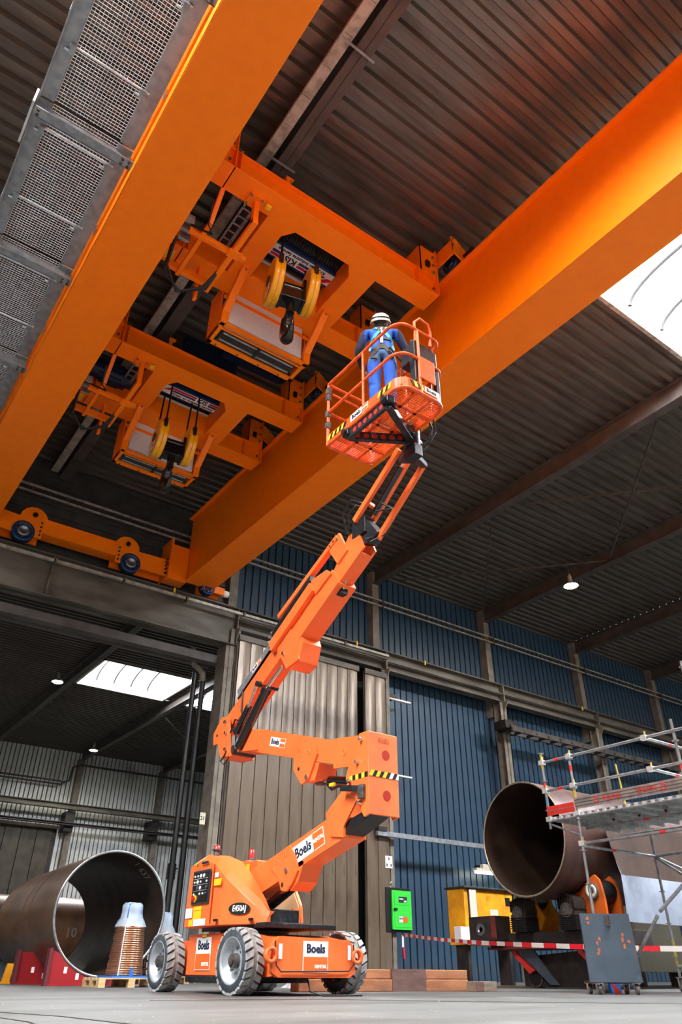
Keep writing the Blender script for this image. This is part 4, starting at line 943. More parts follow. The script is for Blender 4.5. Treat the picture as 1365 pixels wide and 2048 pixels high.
def rail(b, z, x0=BX0, x1=BX1, y0=BY0, y1=BY1):
    b.tube([(x1, y1, z), (x0, y1, z)], RB, BO, 10)
    arc = [(x0 + .2 - .2 * math.cos(math.radians(g)), y0 + .2 - .2 * math.sin(math.radians(g)), z) for g in range(0, 91, 15)]
    arc2 = [(x1 - .12 + .12 * math.sin(math.radians(g)), y0 + .12 - .12 * math.cos(math.radians(g)), z) for g in range(0, 91, 15)]
    b.tube([(x0, y1, z)] + arc + arc2 + [(x1, y1, z)], RB, BO, 10)
b = MB(); rail(b, ZF + 1.1); b.build('top_rail', bk); b = MB(); rail(b, ZF + .58); b.build('mid_rail', bk)
for (x, y) in ((BX0, BY1), (BX0, 5.62), (BX1, BY1), (BX1, 5.62), (BX0 + .32, BY0), (BX1, BY0 + .25)):
    b = MB(); b.cyl((x, y, ZF), (x, y, ZF + 1.1), RB, BO, n=10); b.build('post', bk)
b = MB(); b.tube([(BX0 + .06, BY1, ZF + .95), (BX0 + .5, BY1, ZF + .95), (BX0 + .62, BY1, ZF + .85), (BX0 + .62, BY1, ZF + .35), (BX0 + .5, BY1, ZF + .25), (BX0 + .06, BY1, ZF + .25)], .018, BO, 8)
for z in (.3, .5, .8, .92): b.box(BX0 - .03, BX0 + .03, BY1 - .03, BY1 + .03, ZF + z, ZF + z + .1, 'hub_dark')
b.build('gate', bk)
b = MB(); k = 0
for seg in ((BY1 - .02, 5.95), (5.32, BY0 + .16)):
    y = seg[0]
    while y - .07 > seg[1]: b.prism([(0, 0), (.05, 0), (.08, .08), (.03, .08)], (BX0 - .012, y, ZF + .06), (0, -1, 0), (0, 0, 1), (-.004, 0, 0), 'black' if k % 2 else 'tape_yellow'); y -= .05; k += 1
x = BX0 + .17
while x < BX0 + .34: b.prism([(0, 0), (.05, 0), (.02, .08), (-.03, .08)], (x, BY0 - .012, ZF + .06), (1, 0, 0), (0, 0, 1), (0, -.004, 0), 'black' if k % 2 else 'tape_yellow'); x += .05; k += 1
b.build('hazard_tape', bk)
hire_logo(bk, (BX0 - .014, 5.7, ZF + .1), (0, -1, 0), (0, 0, 1), .11, False)
b = MB(); plate(b, (BX0 + .48, BY0 - .013, ZF + .1), (1, 0, 0), (0, 0, 1), .2, .09, .003, 'label_white'); pl = b.build('sticker', bk)
text('Boels', .075, (BX0 + .48, BY0 - .017, ZF + .1), (1, 0, 0), (0, 0, 1), 'navy_ink', bk, bold=.002)
b = MB(); b.box(BX0 + .28, BX1 - .06, BY0 + .04, BY0 + .3, ZF + .62, ZF + .92, 'black_worn'); b.box(BX0 + .3, BX1 - .1, BY0 + .05, BY0 + .28, ZF + .92, ZF + .96, 'black'); cb = b.build('control_console', bk, .015)
b = MB()
for x in (BX0 + .38, BX0 + .52): b.cyl((x, BY0 + .16, ZF + .96), (x, BY0 + .17, ZF + 1.05), .015, 'black', n=8); b.cyl((x, BY0 + .17, ZF + 1.05), (x, BY0 + .17, ZF + 1.08), .022, 'black', n=8)
b.build('joystick', cb)
b = MB(); b.box(BX0 + .3, BX0 + .56, BY0 - .03, BY0 - .01, ZF + .25, ZF + .62, BO); b.box(BX0 + .25, BX0 + .28, BY0 + .0, BY0 + .1, ZF + .2, ZF + .9, 'black'); b.box(BX1 - .14, BX1 - .08, BY0, BY0 + .06, ZF + .1, ZF + .6, 'black'); b.build('console_guard', bk, .006)
b = MB(); g = [(BX0 + .3, BY0 + .02, ZF + .9), (BX0 + .28, BY0 + .0, ZF + 1.22), (BX0 + .36, BY0 - .02, ZF + 1.32), (BX0 + .5, BY0 - .02, ZF + 1.3), (BX0 + .56, BY0, ZF + 1.2), (BX0 + .55, BY0 + .02, ZF + .95)]; b.tube(g, .02, BO, 10); b.build('console_hoop', bk)
# support truss and rotator under the basket
ap = Vector((5.6, 5.95, 6.12)); p1 = Vector((4.56, 5.0, 6.14)); p2 = Vector((4.62, 6.12, 6.14)); p1 = at(777, 806, 2, 6.16); p2 = at(698, 872, 2, 6.16); ap = at(826, 880, 2, 6.16)
b = MB()
for a, c in ((p1, p2), (p2, ap), (p1, ap)): b.beam(a, c, .05, .14, 'black_worn')
b.beam(p1 + Vector((0, 0, -.07)), ap + Vector((0, 0, -.07)), .09, .02, 'black_worn'); tr = b.build('support_truss', L, .008)
b = MB()
for a, c in ((p1, p2), (p2, ap)):
    for k in range(1, 7):
        q = a.lerp(c, k / 7.5); d = (c - a).normalized(); s_ = d.cross(Vector((0, 0, 1))).normalized()
        for sg in (-1, 1): b.cyl(q + s_ * .026 * sg, q + s_ * .027 * sg, .038, 'red_inside', n=16)
b.build('lightening_hole', tr)
b = MB()
for q in (p1, p2, p1.lerp(ap, .8)): b.box(q.x - .06, q.x + .06, q.y - .06, q.y + .06, q.z - .02, q.z + .09, 'black_worn'); b.cyl(q + Vector((-.1, 0, .03)), q + Vector((.1, 0, .03)), .042, 'black_worn', n=12)
b.build('load_pad', tr, .008)
b = MB(); b.cyl(ap + Vector((0, 0, -.14)), ap + Vector((0, 0, .16)), .1, 'black_worn', n=20); b.cyl(ap + Vector((0, 0, .16)), ap + Vector((0, 0, .2)), .12, 'hub_dark', n=20); b.cyl(ap + Vector((-.1, -.06, .02)), ap + Vector((.16, .06, .04)), .055, 'black_worn', n=14)
b.cyl(ap + Vector((.08, 0, -.02)), ap + Vector((.08, 0, -.2)), .04, 'galv', n=12); b.box(ap.x - .07, ap.x + .07, ap.y - .1, ap.y + .12, ap.z - .3, ap.z - .12, 'black_worn'); b.beam(ap + Vector((0, 0, -.1)), (X0 + .12, 6.35, 6.55), .16, .1, 'black_worn'); b.beam(ap + Vector((0, 0, -.25)), (X0 + .14, 5.98, 6.25), .1, .08, 'black_worn'); b.build('rotator', L, .01)
b = MB(); b.tube([ap + Vector((.05, 0, -.1)), ap + Vector((.2, -.1, .0)), ap + Vector((.22, -.15, .2)), ap + Vector((.1, -.2, .3))], .016, 'hose', 6); b.tube([ap + Vector((0, 0, -.2)), ap + Vector((.18, -.05, -.1)), ap + Vector((.26, -.18, .15)), ap + Vector((.15, -.25, .3))], .014, 'hose', 6); b.build('hose', tr)

# ================================================================== WORKER
PX, PY, PZ = 4.63, 5.47, ZF + .036; az = math.atan2(.62, .78)      # facing away from the camera
def skin_mesh(nodes, edges, sub=2, root=0):
    me = bpy.data.meshes.new('sk'); me.from_pydata([n_[0] for n_ in nodes], edges, []); o = bpy.data.objects.new('sk', me); COL.objects.link(o)
    m = o.modifiers.new('s', 'SKIN'); m.use_smooth_shade = True; m.branch_smoothing = .6
    for v, n_ in zip(me.skin_vertices[0].data, nodes): r = n_[1]; v.radius = (r, r) if not isinstance(r, tuple) else r
    me.skin_vertices[0].data[root].use_root = True
    s = o.modifiers.new('u', 'SUBSURF'); s.levels = sub; s.render_levels = sub
    dg = bpy.context.evaluated_depsgraph_get(); r = bpy.data.meshes.new_from_object(o.evaluated_get(dg)); bpy.data.objects.remove(o); return r
def merge(meshes):
    vs, fs = [], []
    for me in meshes:
        o = len(vs); vs += [tuple(v.co) for v in me.vertices]; fs += [[i + o for i in p.vertices] for p in me.polygons]
    return vs, fs
per = thing('person', 'worker in blue coveralls, white helmet and teal harness, back turned, in the basket', 'person', (PX, PY, PZ))
per.rotation_euler = (0, 0, -az); per.scale = (1.06, 1.06, 1.06)
# local frame: x right, y forward, z up
hipw = .095; 
def limb(side):
    s = side
    return dict(hip=(s * .1, 0, .93), knee=(s * .1, .05, .5), ank=(s * .1, 0, .1), toe=(s * .15, .17, .05))
arms = {-1: ((-.2, .06, 1.42), (-.31, .12, 1.13), (-.24, .34, 1.03), (-.22, .42, 1.03)), 1: ((.2, .06, 1.42), (.33, .16, 1.16), (.3, .4, 1.12), (.29, .48, 1.12))}
def body_nodes(k=1., hands=False):
    N = [((0, 0, .96), (.155 * k, .115 * k)), ((0, .03, 1.14), (.145 * k, .11 * k)), ((0, .05, 1.32), (.17 * k, .115 * k)), ((0, .065, 1.46), (.1 * k, .085 * k)), ((0, .085, 1.54), .058 * k)]; E = [(0, 1), (1, 2), (2, 3), (3, 4)]
    for s in (-1, 1):
        l = limb(s); i = len(N); N += [(l['hip'], .105 * k), ((s * .1, .03, .72), .098 * k), (l['knee'], .082 * k), ((s * .098, .01, .32), .08 * k), (l['ank'], .072 * k)]
        E += [(0, i), (i, i + 1), (i + 1, i + 2), (i + 2, i + 3), (i + 3, i + 4)]
        a = arms[s]; i = len(N); N += [((s * .13, .06, 1.43), .075 * k), (a[0], .078 * k), (a[1], .055 * k), (a[2], .042 * k)]; E += [(2, i), (i, i + 1), (i + 1, i + 2), (i + 2, i + 3)]
    return N, E
parts = []
N, E = body_nodes(.86); parts.append(skin_mesh(N, E))
for s in (-1, 1):
    a = arms[s]; w = Vector(a[2]); d = (Vector(a[3]) - w).normalized(); up = Vector((0, 0, 1)); sd = d.cross(up).normalized()
    N = [(tuple(w), .026), (tuple(w + d * .05), (.036, .022)), (tuple(w + d * .09), (.038, .02))]; parts.append(skin_mesh(N, [(0, 1), (1, 2)]))
    for j, ln in enumerate((.062, .075, .08, .07)):
        r0 = w + d * .085 + sd * (.03 - .02 * j) ; parts.append(skin_mesh([(tuple(r0), .0095), (tuple(r0 + d * ln * .5), .009), (tuple(r0 + d * ln * .8 - up * .02), .0085), (tuple(r0 + d * ln * .85 - up * .042), .0075)], [(0, 1), (1, 2), (2, 3)]))
    r0 = w + d * .03 - sd * s * .028; parts.append(skin_mesh([(tuple(r0), .012), (tuple(r0 + d * .03 - sd * s * .022), .0105), (tuple(r0 + d * .06 - sd * s * .026 - up * .012), .009)], [(0, 1), (1, 2)]))
# head with face, ears
hd = MB(); hc_ = Vector((0, .115, 1.65)); vs = []; nl, ns = 16, 20; tilt = Matrix.Rotation(.5, 3, 'X')
for i in range(nl + 1):
    th = math.pi * i / nl
    for j in range(ns):
        ph = 2 * math.pi * j / ns; p = Vector((.075 * math.sin(th) * math.cos(ph), .095 * math.sin(th) * math.sin(ph), .118 * math.cos(th)))
        if p.z < 0: p.x *= 1 - .25 * (-p.z / .118); p.y = p.y * (1 - .12 * (-p.z / .118)) + .012 * (-p.z / .118)
        f_ = math.exp(-((p.x / .016) ** 2) - ((p.z + .012) / .022) ** 2) if p.y > 0 else 0; p.y += .022 * f_
        f_ = math.exp(-((abs(p.x) - .03) / .014) ** 2 - ((p.z - .01) / .012) ** 2) if p.y > 0 else 0; p.y -= .008 * f_
        f_ = math.exp(-((p.x / .024) ** 2) - ((p.z + .052) / .008) ** 2) if p.y > 0 else 0; p.y += .005 * f_
        vs.append(hc_ + tilt @ p)
hd.add(vs, [(i * ns + j, i * ns + (j + 1) % ns, (i + 1) * ns + (j + 1) % ns, (i + 1) * ns + j) for i in range(nl) for j in range(ns)], 'skin', True)
vs, fs = merge(parts); hd.add(vs, fs, 'skin', True)
for s in (-1, 1): q = hc_ + tilt @ Vector((s * .076, -.005, -.005)); hd.lathe(q - Vector((.008 * s, 0, 0)), (s, -.4, 0), [(0, .012), (.012, .03), (.016, .026), (.012, .001)], 'skin', 12)
def pbuild(b, name):
    me = b.mesh(name); o = bpy.data.objects.new(name, me); COL.objects.link(o); o.parent = per; return o
body = pbuild(hd, 'body')
b = MB()
for s in (-1, 1): q = hc_ + tilt @ Vector((s * .03, .083, .01)); b.lathe(q, (0, 1, 0), [(-.01, .012), (0, .010), (.004, .006), (.006, .001)], 'eye_white', 10); b.cyl(q + Vector((0, .004, 0)), q + Vector((0, .008, 0)), .005, 'black', n=8)
pbuild(b, 'eyes')
b = MB(); vs = [hc_ + tilt @ (Vector(((v[0]), v[1], v[2]))) for v in [(.081 * math.sin(t) * math.cos(p), -.002 + .1 * math.sin(t) * math.sin(p), .122 * math.cos(t)) for t in [math.pi * .35 + math.pi * .33 * i / 6 for i in range(7)] for p in [math.pi * 1.02 + math.pi * .96 * j / 14 for j in range(15)]]]
b.add(vs, [(i * 15 + j, i * 15 + j + 1, (i + 1) * 15 + j + 1, (i + 1) * 15 + j) for i in range(6) for j in range(14)], 'hair', True); pbuild(b, 'hair')
# coveralls grown over the body, navy on shoulders and sleeves
N, E = body_nodes(1.0); N = N[:4] + [((0, .075, 1.52), .07)] + N[5:]
cov = skin_mesh(N, E); cb_ = MB()
vs = [tuple(v.co) for v in cov.vertices]; fb, fn, fd = [], [], []
for p in cov.polygons:
    c = p.center; (fn if (abs(c.x) > .215 and c.z > 1.0) or c.z > 1.43 else fd if (.8 < c.z < .97 and c.y < 0) else fb).append(list(p.vertices))
cb_.add(vs, fb, 'coverall_blue', True); cb_.add(vs, fn, 'coverall_navy', True); cb_.add(vs, fd, 'denim_patch', True)
pbuild(cb_, 'coveralls')
for s in (-1, 1):
    me = skin_mesh([((s * .1, 0, .14), .06), ((s * .1, -.01, .06), .055), ((s * .115, .09, .05), (.05, .045)), ((s * .125, .17, .042), (.045, .036))], [(0, 1), (1, 2), (2, 3)]); b = MB(); b.add([tuple(v.co) for v in me.vertices], [list(p.vertices) for p in me.polygons], 'black', True); pbuild(b, 'boot')
# helmet
b = MB(); hc2 = hc_ + tilt @ Vector((0, .0, .035)); ax = tilt @ Vector((0, 0, 1))
b.lathe(hc2 - ax * .02, ax, [(-.005, .134), (.0, .14), (.015, .128), (.05, .124), (.085, .108), (.112, .075), (.124, .035), (.127, .001)], 'helmet_white', 32)
b.lathe(hc2 + ax * .012, ax, [(0, .1285), (.02, .1275)], 'black', 32); b.beam(hc2 + tilt @ Vector((0, .1, -.015)), hc2 + tilt @ Vector((0, .175, -.03)), .14, .008, 'helmet_white')
for k in range(8): g = math.pi + math.pi * k / 7; q = hc2 + ax * .075 + tilt @ Vector((.108 * math.cos(g), .108 * math.sin(g), 0)); b.cyl(q, q + (q - hc2).normalized() * .008, .006, 'black', n=6)
pbuild(b, 'helmet')
b = MB(); q = hc_ + tilt @ Vector((0, -.1, -.045)); b.box(-.03, .03, q.y - .012, q.y + .02, q.z - .02, q.z + .02, 'black'); b.tube([hc_ + tilt @ Vector((-.085, -.02, .02)), q + Vector((-.03, 0, 0))], .008, 'black', 6); b.tube([hc_ + tilt @ Vector((.085, -.02, .02)), q + Vector((.03, 0, 0))], .008, 'black', 6); pbuild(b, 'helmet_cradle')
# harness draped on the back
bv = BVHTree.FromPolygons([v.co for v in cov.vertices], [list(p.vertices) for p in cov.polygons])
def strap(b, pts, w, m, front=False):
    P_ = []
    for i in range(len(pts) - 1):
        for k in range(6):
            t = k / 6; P_.append((pts[i][0] * (1 - t) + pts[i + 1][0] * t, pts[i][1] * (1 - t) + pts[i + 1][1] * t))
    P_.append(pts[-1]); L_ = []
    for (x, z) in P_:
        h = bv.ray_cast(Vector((x, 1.0 if front else -1.0, z)), Vector((0, -1 if front else 1, 0)))
        if h[0] is not None: L_.append(h[0] + h[1] * .008)
    for i in range(len(L_) - 1): b.beam(L_[i], L_[i + 1], w, .008, m, up=(0, -1, .1))
def one_strap(name, pts, w, m, front=False): b = MB(); strap(b, pts, w, m, front); pbuild(b, name)
for s in (-1, 1):
    one_strap('harness_strap', [(s * .12, 1.46), (s * .03, 1.40), (0, 1.38), (s * .06, 1.3), (s * .12, 1.18), (s * .14, 1.03)], .045, 'strap_teal')
    one_strap('harness_strap', [(s * .13, 1.46), (s * .14, 1.3)], .045, 'strap_teal', True)
    one_strap('leg_strap', [(s * .02, 1.1), (s * .06, .97), (s * .14, .86), (s * .06, .84)], .04, 'strap_black')
one_strap('back_strap', [(-.15, 1.2), (0, 1.2), (.15, 1.2)], .035, 'strap_black'); one_strap('waist_belt', [(-.16, 1.02), (0, 1.01), (.16, 1.02)], .04, 'strap_black'); one_strap('back_strap', [(0, 1.2), (0, 1.02)], .03, 'strap_black')
b = MB(); h = bv.ray_cast(Vector((0, -1, 1.38)), Vector((0, 1, 0)))[0]; b.lathe(h + Vector((0, -.02, 0)), (0, 1, .2), [(0, .02), (0, .034), (.01, .034), (.01, .02)], 'chrome', 14, True); b.box(-.05, .05, h.y - .02, h.y - .005, 1.36, 1.42, 'black'); b.tube([h + Vector((0, -.03, 0)), h + Vector((.01, -.05, -.12)), h + Vector((.0, -.05, -.24))], .012, 'galv_bright', 8); b.box(-.018, .018, h.y - .06, h.y - .03, 1.1, 1.22, 'galv_bright'); pbuild(b, 'back_ring')
lan = MB(); lan.tube([(.1, -.12, .98), (.22, -.08, .8), (.36, .05, .72), (.5, .15, .74)], .014, 'strap_black', 8); pbuild(lan, 'lanyard')
# ================================================================== THINGS ON THE FLOOR
def pipe_obj(name, label, c, axis, R, ln, th, mout, medge, seams, loc):
    t = thing(name, label, 'pipe', loc); b = MB(); d = Vector(axis)
    b.lathe(c, d, [(.012, R), (ln - .01, R)], mout, 72); b.build('shell', t)
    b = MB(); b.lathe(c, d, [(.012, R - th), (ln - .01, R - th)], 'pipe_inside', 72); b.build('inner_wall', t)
    b = MB(); b.lathe(c, d, [(.012, R + .001), (0, R - .008), (0, R - th + .012), (.014, R - th - .001)], medge, 72); b.lathe(c, d, [(ln - .014, R + .001), (ln, R - .008), (ln, R - th + .012), (ln - .014, R - th - .001)], medge, 72); b.build('bevelled_edge', t, label='bright ground pipe end')
    b = MB()
    for s in seams: b.lathe(c, d, [(s - .03, R), (s - .015, R + .008), (s + .015, R + .008), (s + .03, R)], 'pipe_rust', 72)
    if seams: b.build('weld_seam', t)
    return t
PR = 1.12
pl = pipe_obj('steel_pipe', 'big brown steel pipe with bright rim, resting on the red cradles', (6.02, 16, 1.24), (.06, 1, 0), PR, 5.6, .045, 'pipe_rust', 'bright_edge', (2.2, 2.8), (6.02, 18, .12))
text('1 637', .2, (6.66, 16.3, 1.24 + .80), (.76, .1, -.63), (.25, -.9, .25), 'chalk', pl)
p2_ = pipe_obj('steel_pipe', 'brown steel pipe lying across behind, chalked 10, seen through the front pipe', (3.0, 28.6, 1.25), (1, 0, 0), PR, 9.3, .04, 'pipe_rust', 'bright_edge', (3.0,), (7.5, 28.6, .1))
q = at(141, 1866, 1, 27.52); text('10', .4, (q.x, 27.47, q.z), (1, 0, 0), (0, 0, 1), 'chalk', p2_, bold=.005)
b = MB()
for x in (4.5, 10.5): b.box(x, x + .2, 27.9, 29.3, 0, .125, 'wood_dark')
tag(b.build('sleeper', loc=(7.6, 28.6, 0)), 'dark timber sleepers under the cross-lying pipe behind', 'timber')
pr_ = pipe_obj('steel_pipe', 'huge reddish steel pipe resting on rollers behind the scaffold', (12.85, 11.15, 2.67), (1, 0, 0), PR, 22, .035, 'pipe_rust_x', 'edge_brass', (5.1, 8.0, 12.0), (20, 11.1, 1.55))
# red cradles
def cradle(y, xl, label):
    t = thing('pipe_cradle', label, 'pipe cradle', (xl + .6, y, 0), 'red pipe cradles'); c, R = (6.02 + .06 * (y - 16), 1.24), PR + .012
    def z(x): return min(.56, max(.09, c[1] - math.sqrt(max(0, R * R - (x - c[0]) ** 2))))
    pts = [(xl, 0), (xl, min(.58, z(xl) if abs(xl - c[0]) < R else .58))] + [(x, z(x)) for x in [xl + .05 + .1 * k for k in range(13)] if x < 6.3] + [(6.3, 0)]
    b = MB(); b.xz(pts, y, y + .03, 'red_paint'); b.build('web_plate', t)
    b = MB(); b.box(xl - .06, xl, y - .06, y + .1, 0, .6, 'cradle_edge'); b.box(xl, 6.3, y - .05, y + .08, 0, .03, 'red_paint'); b.build('flange', t)
    b = MB()
    for (dx, dz) in ((.28, .3), (.52, .2)): b.box(xl + dx, xl + dx + .06, y - .006, y, dz - .1, dz, 'label_white')
    b.build('sticker', t)
cradle(16.02, 5.0, 'red pipe cradle below the front end of the brown pipe'); cradle(17.9, 4.95, 'red pipe cradle farther back under the brown pipe, half hidden by the other cradle')
b = MB(); q = at(38, 1965, 2, 0); b.prism([(-.06, 0), (.08, 0), (.14, .36), (.0, .36)], (at(20, 1960, 1, 18.6).x - .1, 18.6, 0), (1, 0, 0), (0, 0, 1), (0, .1, 0), 'machine_yellow'); b.box(at(20, 1960, 1, 18.6).x - .4, at(20, 1960, 1, 18.6).x + .3, 18.55, 18.75, 0, .04, 'machine_yellow'); tag(b.build('steel_stand', loc=(4.4, 18.6, 0)), 'yellow steel stand on the floor beyond the red cradles', 'stand')
b = MB(); b.box(2.5, 6.4, 22.4, 22.9, .02, .42, 'board_slate'); b.box(2.5, 6.2, 22.4, 22.9, .42, .75, 'grime_black'); b.box(2.6, 2.8, 22.35, 22.95, 0, .02, 'black'); b.box(5.9, 6.1, 22.35, 22.95, 0, .02, 'black'); tag(b.build('steel_bundle', loc=(4, 22.6, 0)), 'bundle of grey steel bars behind the red cradles', 'steel bars')
# pallets and wrapped copper wire reels
def pallet(x, y, label):
    t = thing('pallet', label, 'pallet', (x, y, 0), 'wooden pallets'); w, d = 1.2, .8; first = None
    for k in range(5):
        b = MB(); yy = y - d / 2 + k * (d - .1) / 4; b.box(x - w / 2, x + w / 2, yy, yy + .1, .122, .144, 'pallet_wood'); b.build('deck_board', t)
    for k in range(3):
        b = MB(); xx = x - w / 2 + k * (w - .12) / 2; b.box(xx, xx + .12, y - d / 2, y + d / 2, .1, .122, 'pallet_wood'); b.build('stringer', t)
        for j in range(3): b = MB(); yy = y - d / 2 + j * (d - .12) / 2; b.box(xx, xx + .12, yy, yy + .12, .022, .1, 'pallet_wood'); b.build('block', t)
        b = MB(); b.box(xx, xx + .12, y - d / 2, y + d / 2, 0, .022, 'pallet_wood'); b.build('skid', t)
def reel(x, y, z0, s, label):
    t = thing('wire_reel', label, 'wire reel', (x, y, z0), 'copper wire reels'); rr = random.Random(int(x * 10)); pr = []
    n = 24
    for k in range(n):
        z = .03 + k * .84 / n; r = .33 - .075 * (k / n) + rr.uniform(-.006, .006) - (.05 if k == n - 1 else 0)
        pr += [(z * s, (r - .012) * s), ((z + .008) * s, r * s), ((z + .026) * s, r * s), ((z + .034) * s, (r - .012) * s)]
    b = MB(); b.lathe((x, y, z0), (0, 0, 1), [(.03 * s, .001)] + pr + [(.88 * s, .1 * s), (.88 * s, .001)], 'copper', 36); b.build('copper_coil', t)
    b = MB(); b.box(x - .36 * s, x + .36 * s, y - .36 * s, y + .36 * s, z0, z0 + .03 * s, 'strap_blue')
    for (dx, dy) in ((-.12, -.12), (.12, -.12), (-.12, .12), (.12, .12)): b.beam((x + dx * 1.3 * s, y + dy * 1.3 * s, z0), (x + dx * s, y + dy * s, z0 + 1.17 * s), .025 * s, .025 * s, 'strap_blue')
    for a in (-.12, .12): b.beam((x - .12 * s, y + a * s, z0 + 1.17 * s), (x + .12 * s, y + a * s, z0 + 1.17 * s), .025 * s, .025 * s, 'strap_blue')
    b.box(x - .03 * s, x + .03 * s, y - .35 * s, y - .32 * s, z0, z0 + .14 * s, 'strap_blue'); b.build('reel_frame', t)
    b = MB(); vs = []; m = 28; lv = [(.0, .36), (.2, .35), (.5, .32), (.8, .285), (.9, .25), (.95, .2), (1.05, .185), (1.16, .19), (1.2, .15), (1.21, .001)]
    for (h, r) in lv:
        for j in range(m): g = 2 * math.pi * j / m; q = r * (1 + rr.uniform(-.06, .06)) * s; vs.append((x + q * math.cos(g), y + q * math.sin(g), z0 + (h + rr.uniform(-.012, .012)) * s))
    b.add(vs[m * 3:], [(i * m + j, i * m + (j + 1) % m, (i + 1) * m + (j + 1) % m, (i + 1) * m + j) for i in range(len(lv) - 4) for j in range(m)], 'plastic_wrap', True); b.build('plastic_wrap', t)
    b = MB(); b.tube([vs[int(m * i + m * .66)] for i in range(7)], .012 * s, 'plastic_wrap', 6); b.build('wrap_edge', t)
q = at(228, 1974, 2, 0); rx, ry = 5.72, 14.75
pallet(5.98, 14.8, 'light wooden pallet beneath the wrapped copper wire reel'); reel(rx + .24, ry + .02, .144, .98, 'copper wire reel with plastic-wrapped top, on a pallet by the brown pipe')
pallet(8.15, 18.2, 'light wooden pallet behind the lift, beneath the half-hidden reel'); reel(8.15, 18.2, .144, 1.05, 'copper wire reel half hidden behind the rear wheel of the lift')
# beams, blocks
b = MB(); p = at(560, 1985, 2, 0)
bx = at(738, 1988, 1, 10.3); b.add([], [], 'wood')
t = thing('timber_beam', 'long reddish-brown timber beam lying on the floor behind the lift', 'timber', (9.2, 10.1, 0))
def lay_beam(p, q, w, h, m, parent, nm):
    b = MB(); b.beam((p[0], p[1], h / 2 + p[2]), (q[0], q[1], h / 2 + q[2]), w, h, m); return b.build(nm, parent, .012)
e0 = at(600, 1984, 1, 10.6); e1 = at(941, 1984, 1, 10.15)
lay_beam((e0.x, 10.75, 0), (e1.x, 10.3, 0), .3, .16, 'wood', t, 'lower_baulk'); lay_beam((e0.x + .3, 10.75, .162), (e1.x, 10.3, .162), .28, .13, 'wood', t, 'upper_baulk')
s0 = at(785, 1984, 1, 10.4); s1 = at(845, 1984, 1, 10.4); 
b = MB(); f = lambda x: 10.75 + (10.3 - 10.75) * (x - e0.x) / (e1.x - e0.x); b.beam((s0.x, f(s0.x) - .004, .15), (s1.x, f(s1.x) - .004, .15), .305, .295, 'wood_dark'); b.build('stained_band', t)
q = at(962, 1986, 1, 9.9)
b = MB(); b.box(q.x - .2, q.x + .28, 9.8, 10.0, 0, .14, 'wood_grey'); b.box(q.x - .2, q.x - .02, 9.79, 9.8, .0, .14, 'wood_dark'); tag(b.build('timber_block', bevel=.006, loc=(q.x, 9.9, 0)), 'short grey timber block at the right end of the long beam', 'timber')
q = at(655, 1990, 1, 12.0); b = MB()
b.box(q.x - .3, q.x + .35, 11.9, 12.2, 0, .35, 'wood'); tag(b.build('timber_block', bevel=.01, loc=(q.x, 12, 0)), 'brown timber stub under the front of the lift', 'timber')
q = at(560, 1985, 1, 13.4); b = MB(); m = 14; rr = random.Random(2); vs = [];
for i in range(6):
    for j in range(m): g = 2 * math.pi * j / m; r = .3 * math.cos(i / 5 * 1.45) * (1 + rr.uniform(-.2, .2)); vs.append((q.x + .5 + r * 1.4 * math.cos(g), 13.4 + r * math.sin(g), .2 * math.sin(i / 5 * 1.55)))
b.add(vs, [(i * m + j, i * m + (j + 1) % m, (i + 1) * m + (j + 1) % m, (i + 1) * m + j) for i in range(5) for j in range(m)] + [tuple(range(5 * m, 6 * m))], 'plastic_wrap'); b.add(vs, [(i * m + j, i * m + (j + 1) % m, (i + 1) * m + (j + 1) % m, (i + 1) * m + j) for i in range(5) for j in range(m)], 'white'); tag(b.build('plastic_sheet', loc=(q.x + .5, 13.4, 0)), 'crumpled white plastic sheet on the floor beyond the lift', 'sheet')
q = at(1083, 1960, 1, 9.7); b = MB(); q = at(971, 1989, 2, 0); rr = random.Random(4)
for k in range(1): pass
b = MB(); rr = random.Random(11)
for k in range(150):
    px = rr.uniform(-20, 1380); py = rr.uniform(1998, 2046); q = at(px, py, 2, 0); r = rr.uniform(.0012, .004)
    b.box(q.x - r, q.x + r, q.y - r * 1.3, q.y + r, 0, r * .8, 'sign_cream')
d = b.build('debris', loc=(4, 3, 0), stuff=True); tag(d, 'white grit scattered over the concrete floor in front', 'debris')
# steel board on castors
C0 = Vector((10.55, 7.72, 0)); t = thing('steel_board', 'slate-grey steel board with rust spots standing on castors', 'board', tuple(C0)); rt = Vector((.80, -.60, 0)).normalized(); nn = Vector((-.60, -.80, 0)).normalized()
upv = Vector((0, 0, 1)); b = MB(); b.prism([(-.36, .15), (.40, .15), (.36, 1.02), (-.37, 1.02)], C0, rt, upv, -nn * .05, 'board_slate'); bo = b.build('panel', t, .006)
b = MB(); b.beam(C0 + nn * .03 + rt * .02 + upv * .86, C0 + nn * .03 + rt * .02 + upv * .99, .02, .08, 'hub_dark'); b.build('handle', t)
b = MB(); rr = random.Random(5)
for (u, v) in ((-.27, .95), (-.26, .9), (-.13, .68), (-.17, .64), (-.16, .55), (-.18, .5), (.22, .75), (.2, .68), (.3, .66), (.22, .6)): 
    pts = [((.02 + rr.uniform(-.012, .012)) * math.cos(g), (.03 + rr.uniform(-.02, .012)) * math.sin(g)) for g in [k * math.pi / 4 for k in range(8)]]
    b.prism([(u + a, v + c) for a, c in pts], C0 + nn * .001, rt, upv, nn * .002, 'rust_spot')
b.build('rust_patch', t, stuff=True)
b = MB(); b.beam(C0 - nn * .3 - rt * .3 + upv * .15, C0 - nn * .3 + rt * .34 + upv * .15, .5, .03, 'grime_black'); b.build('base', t)
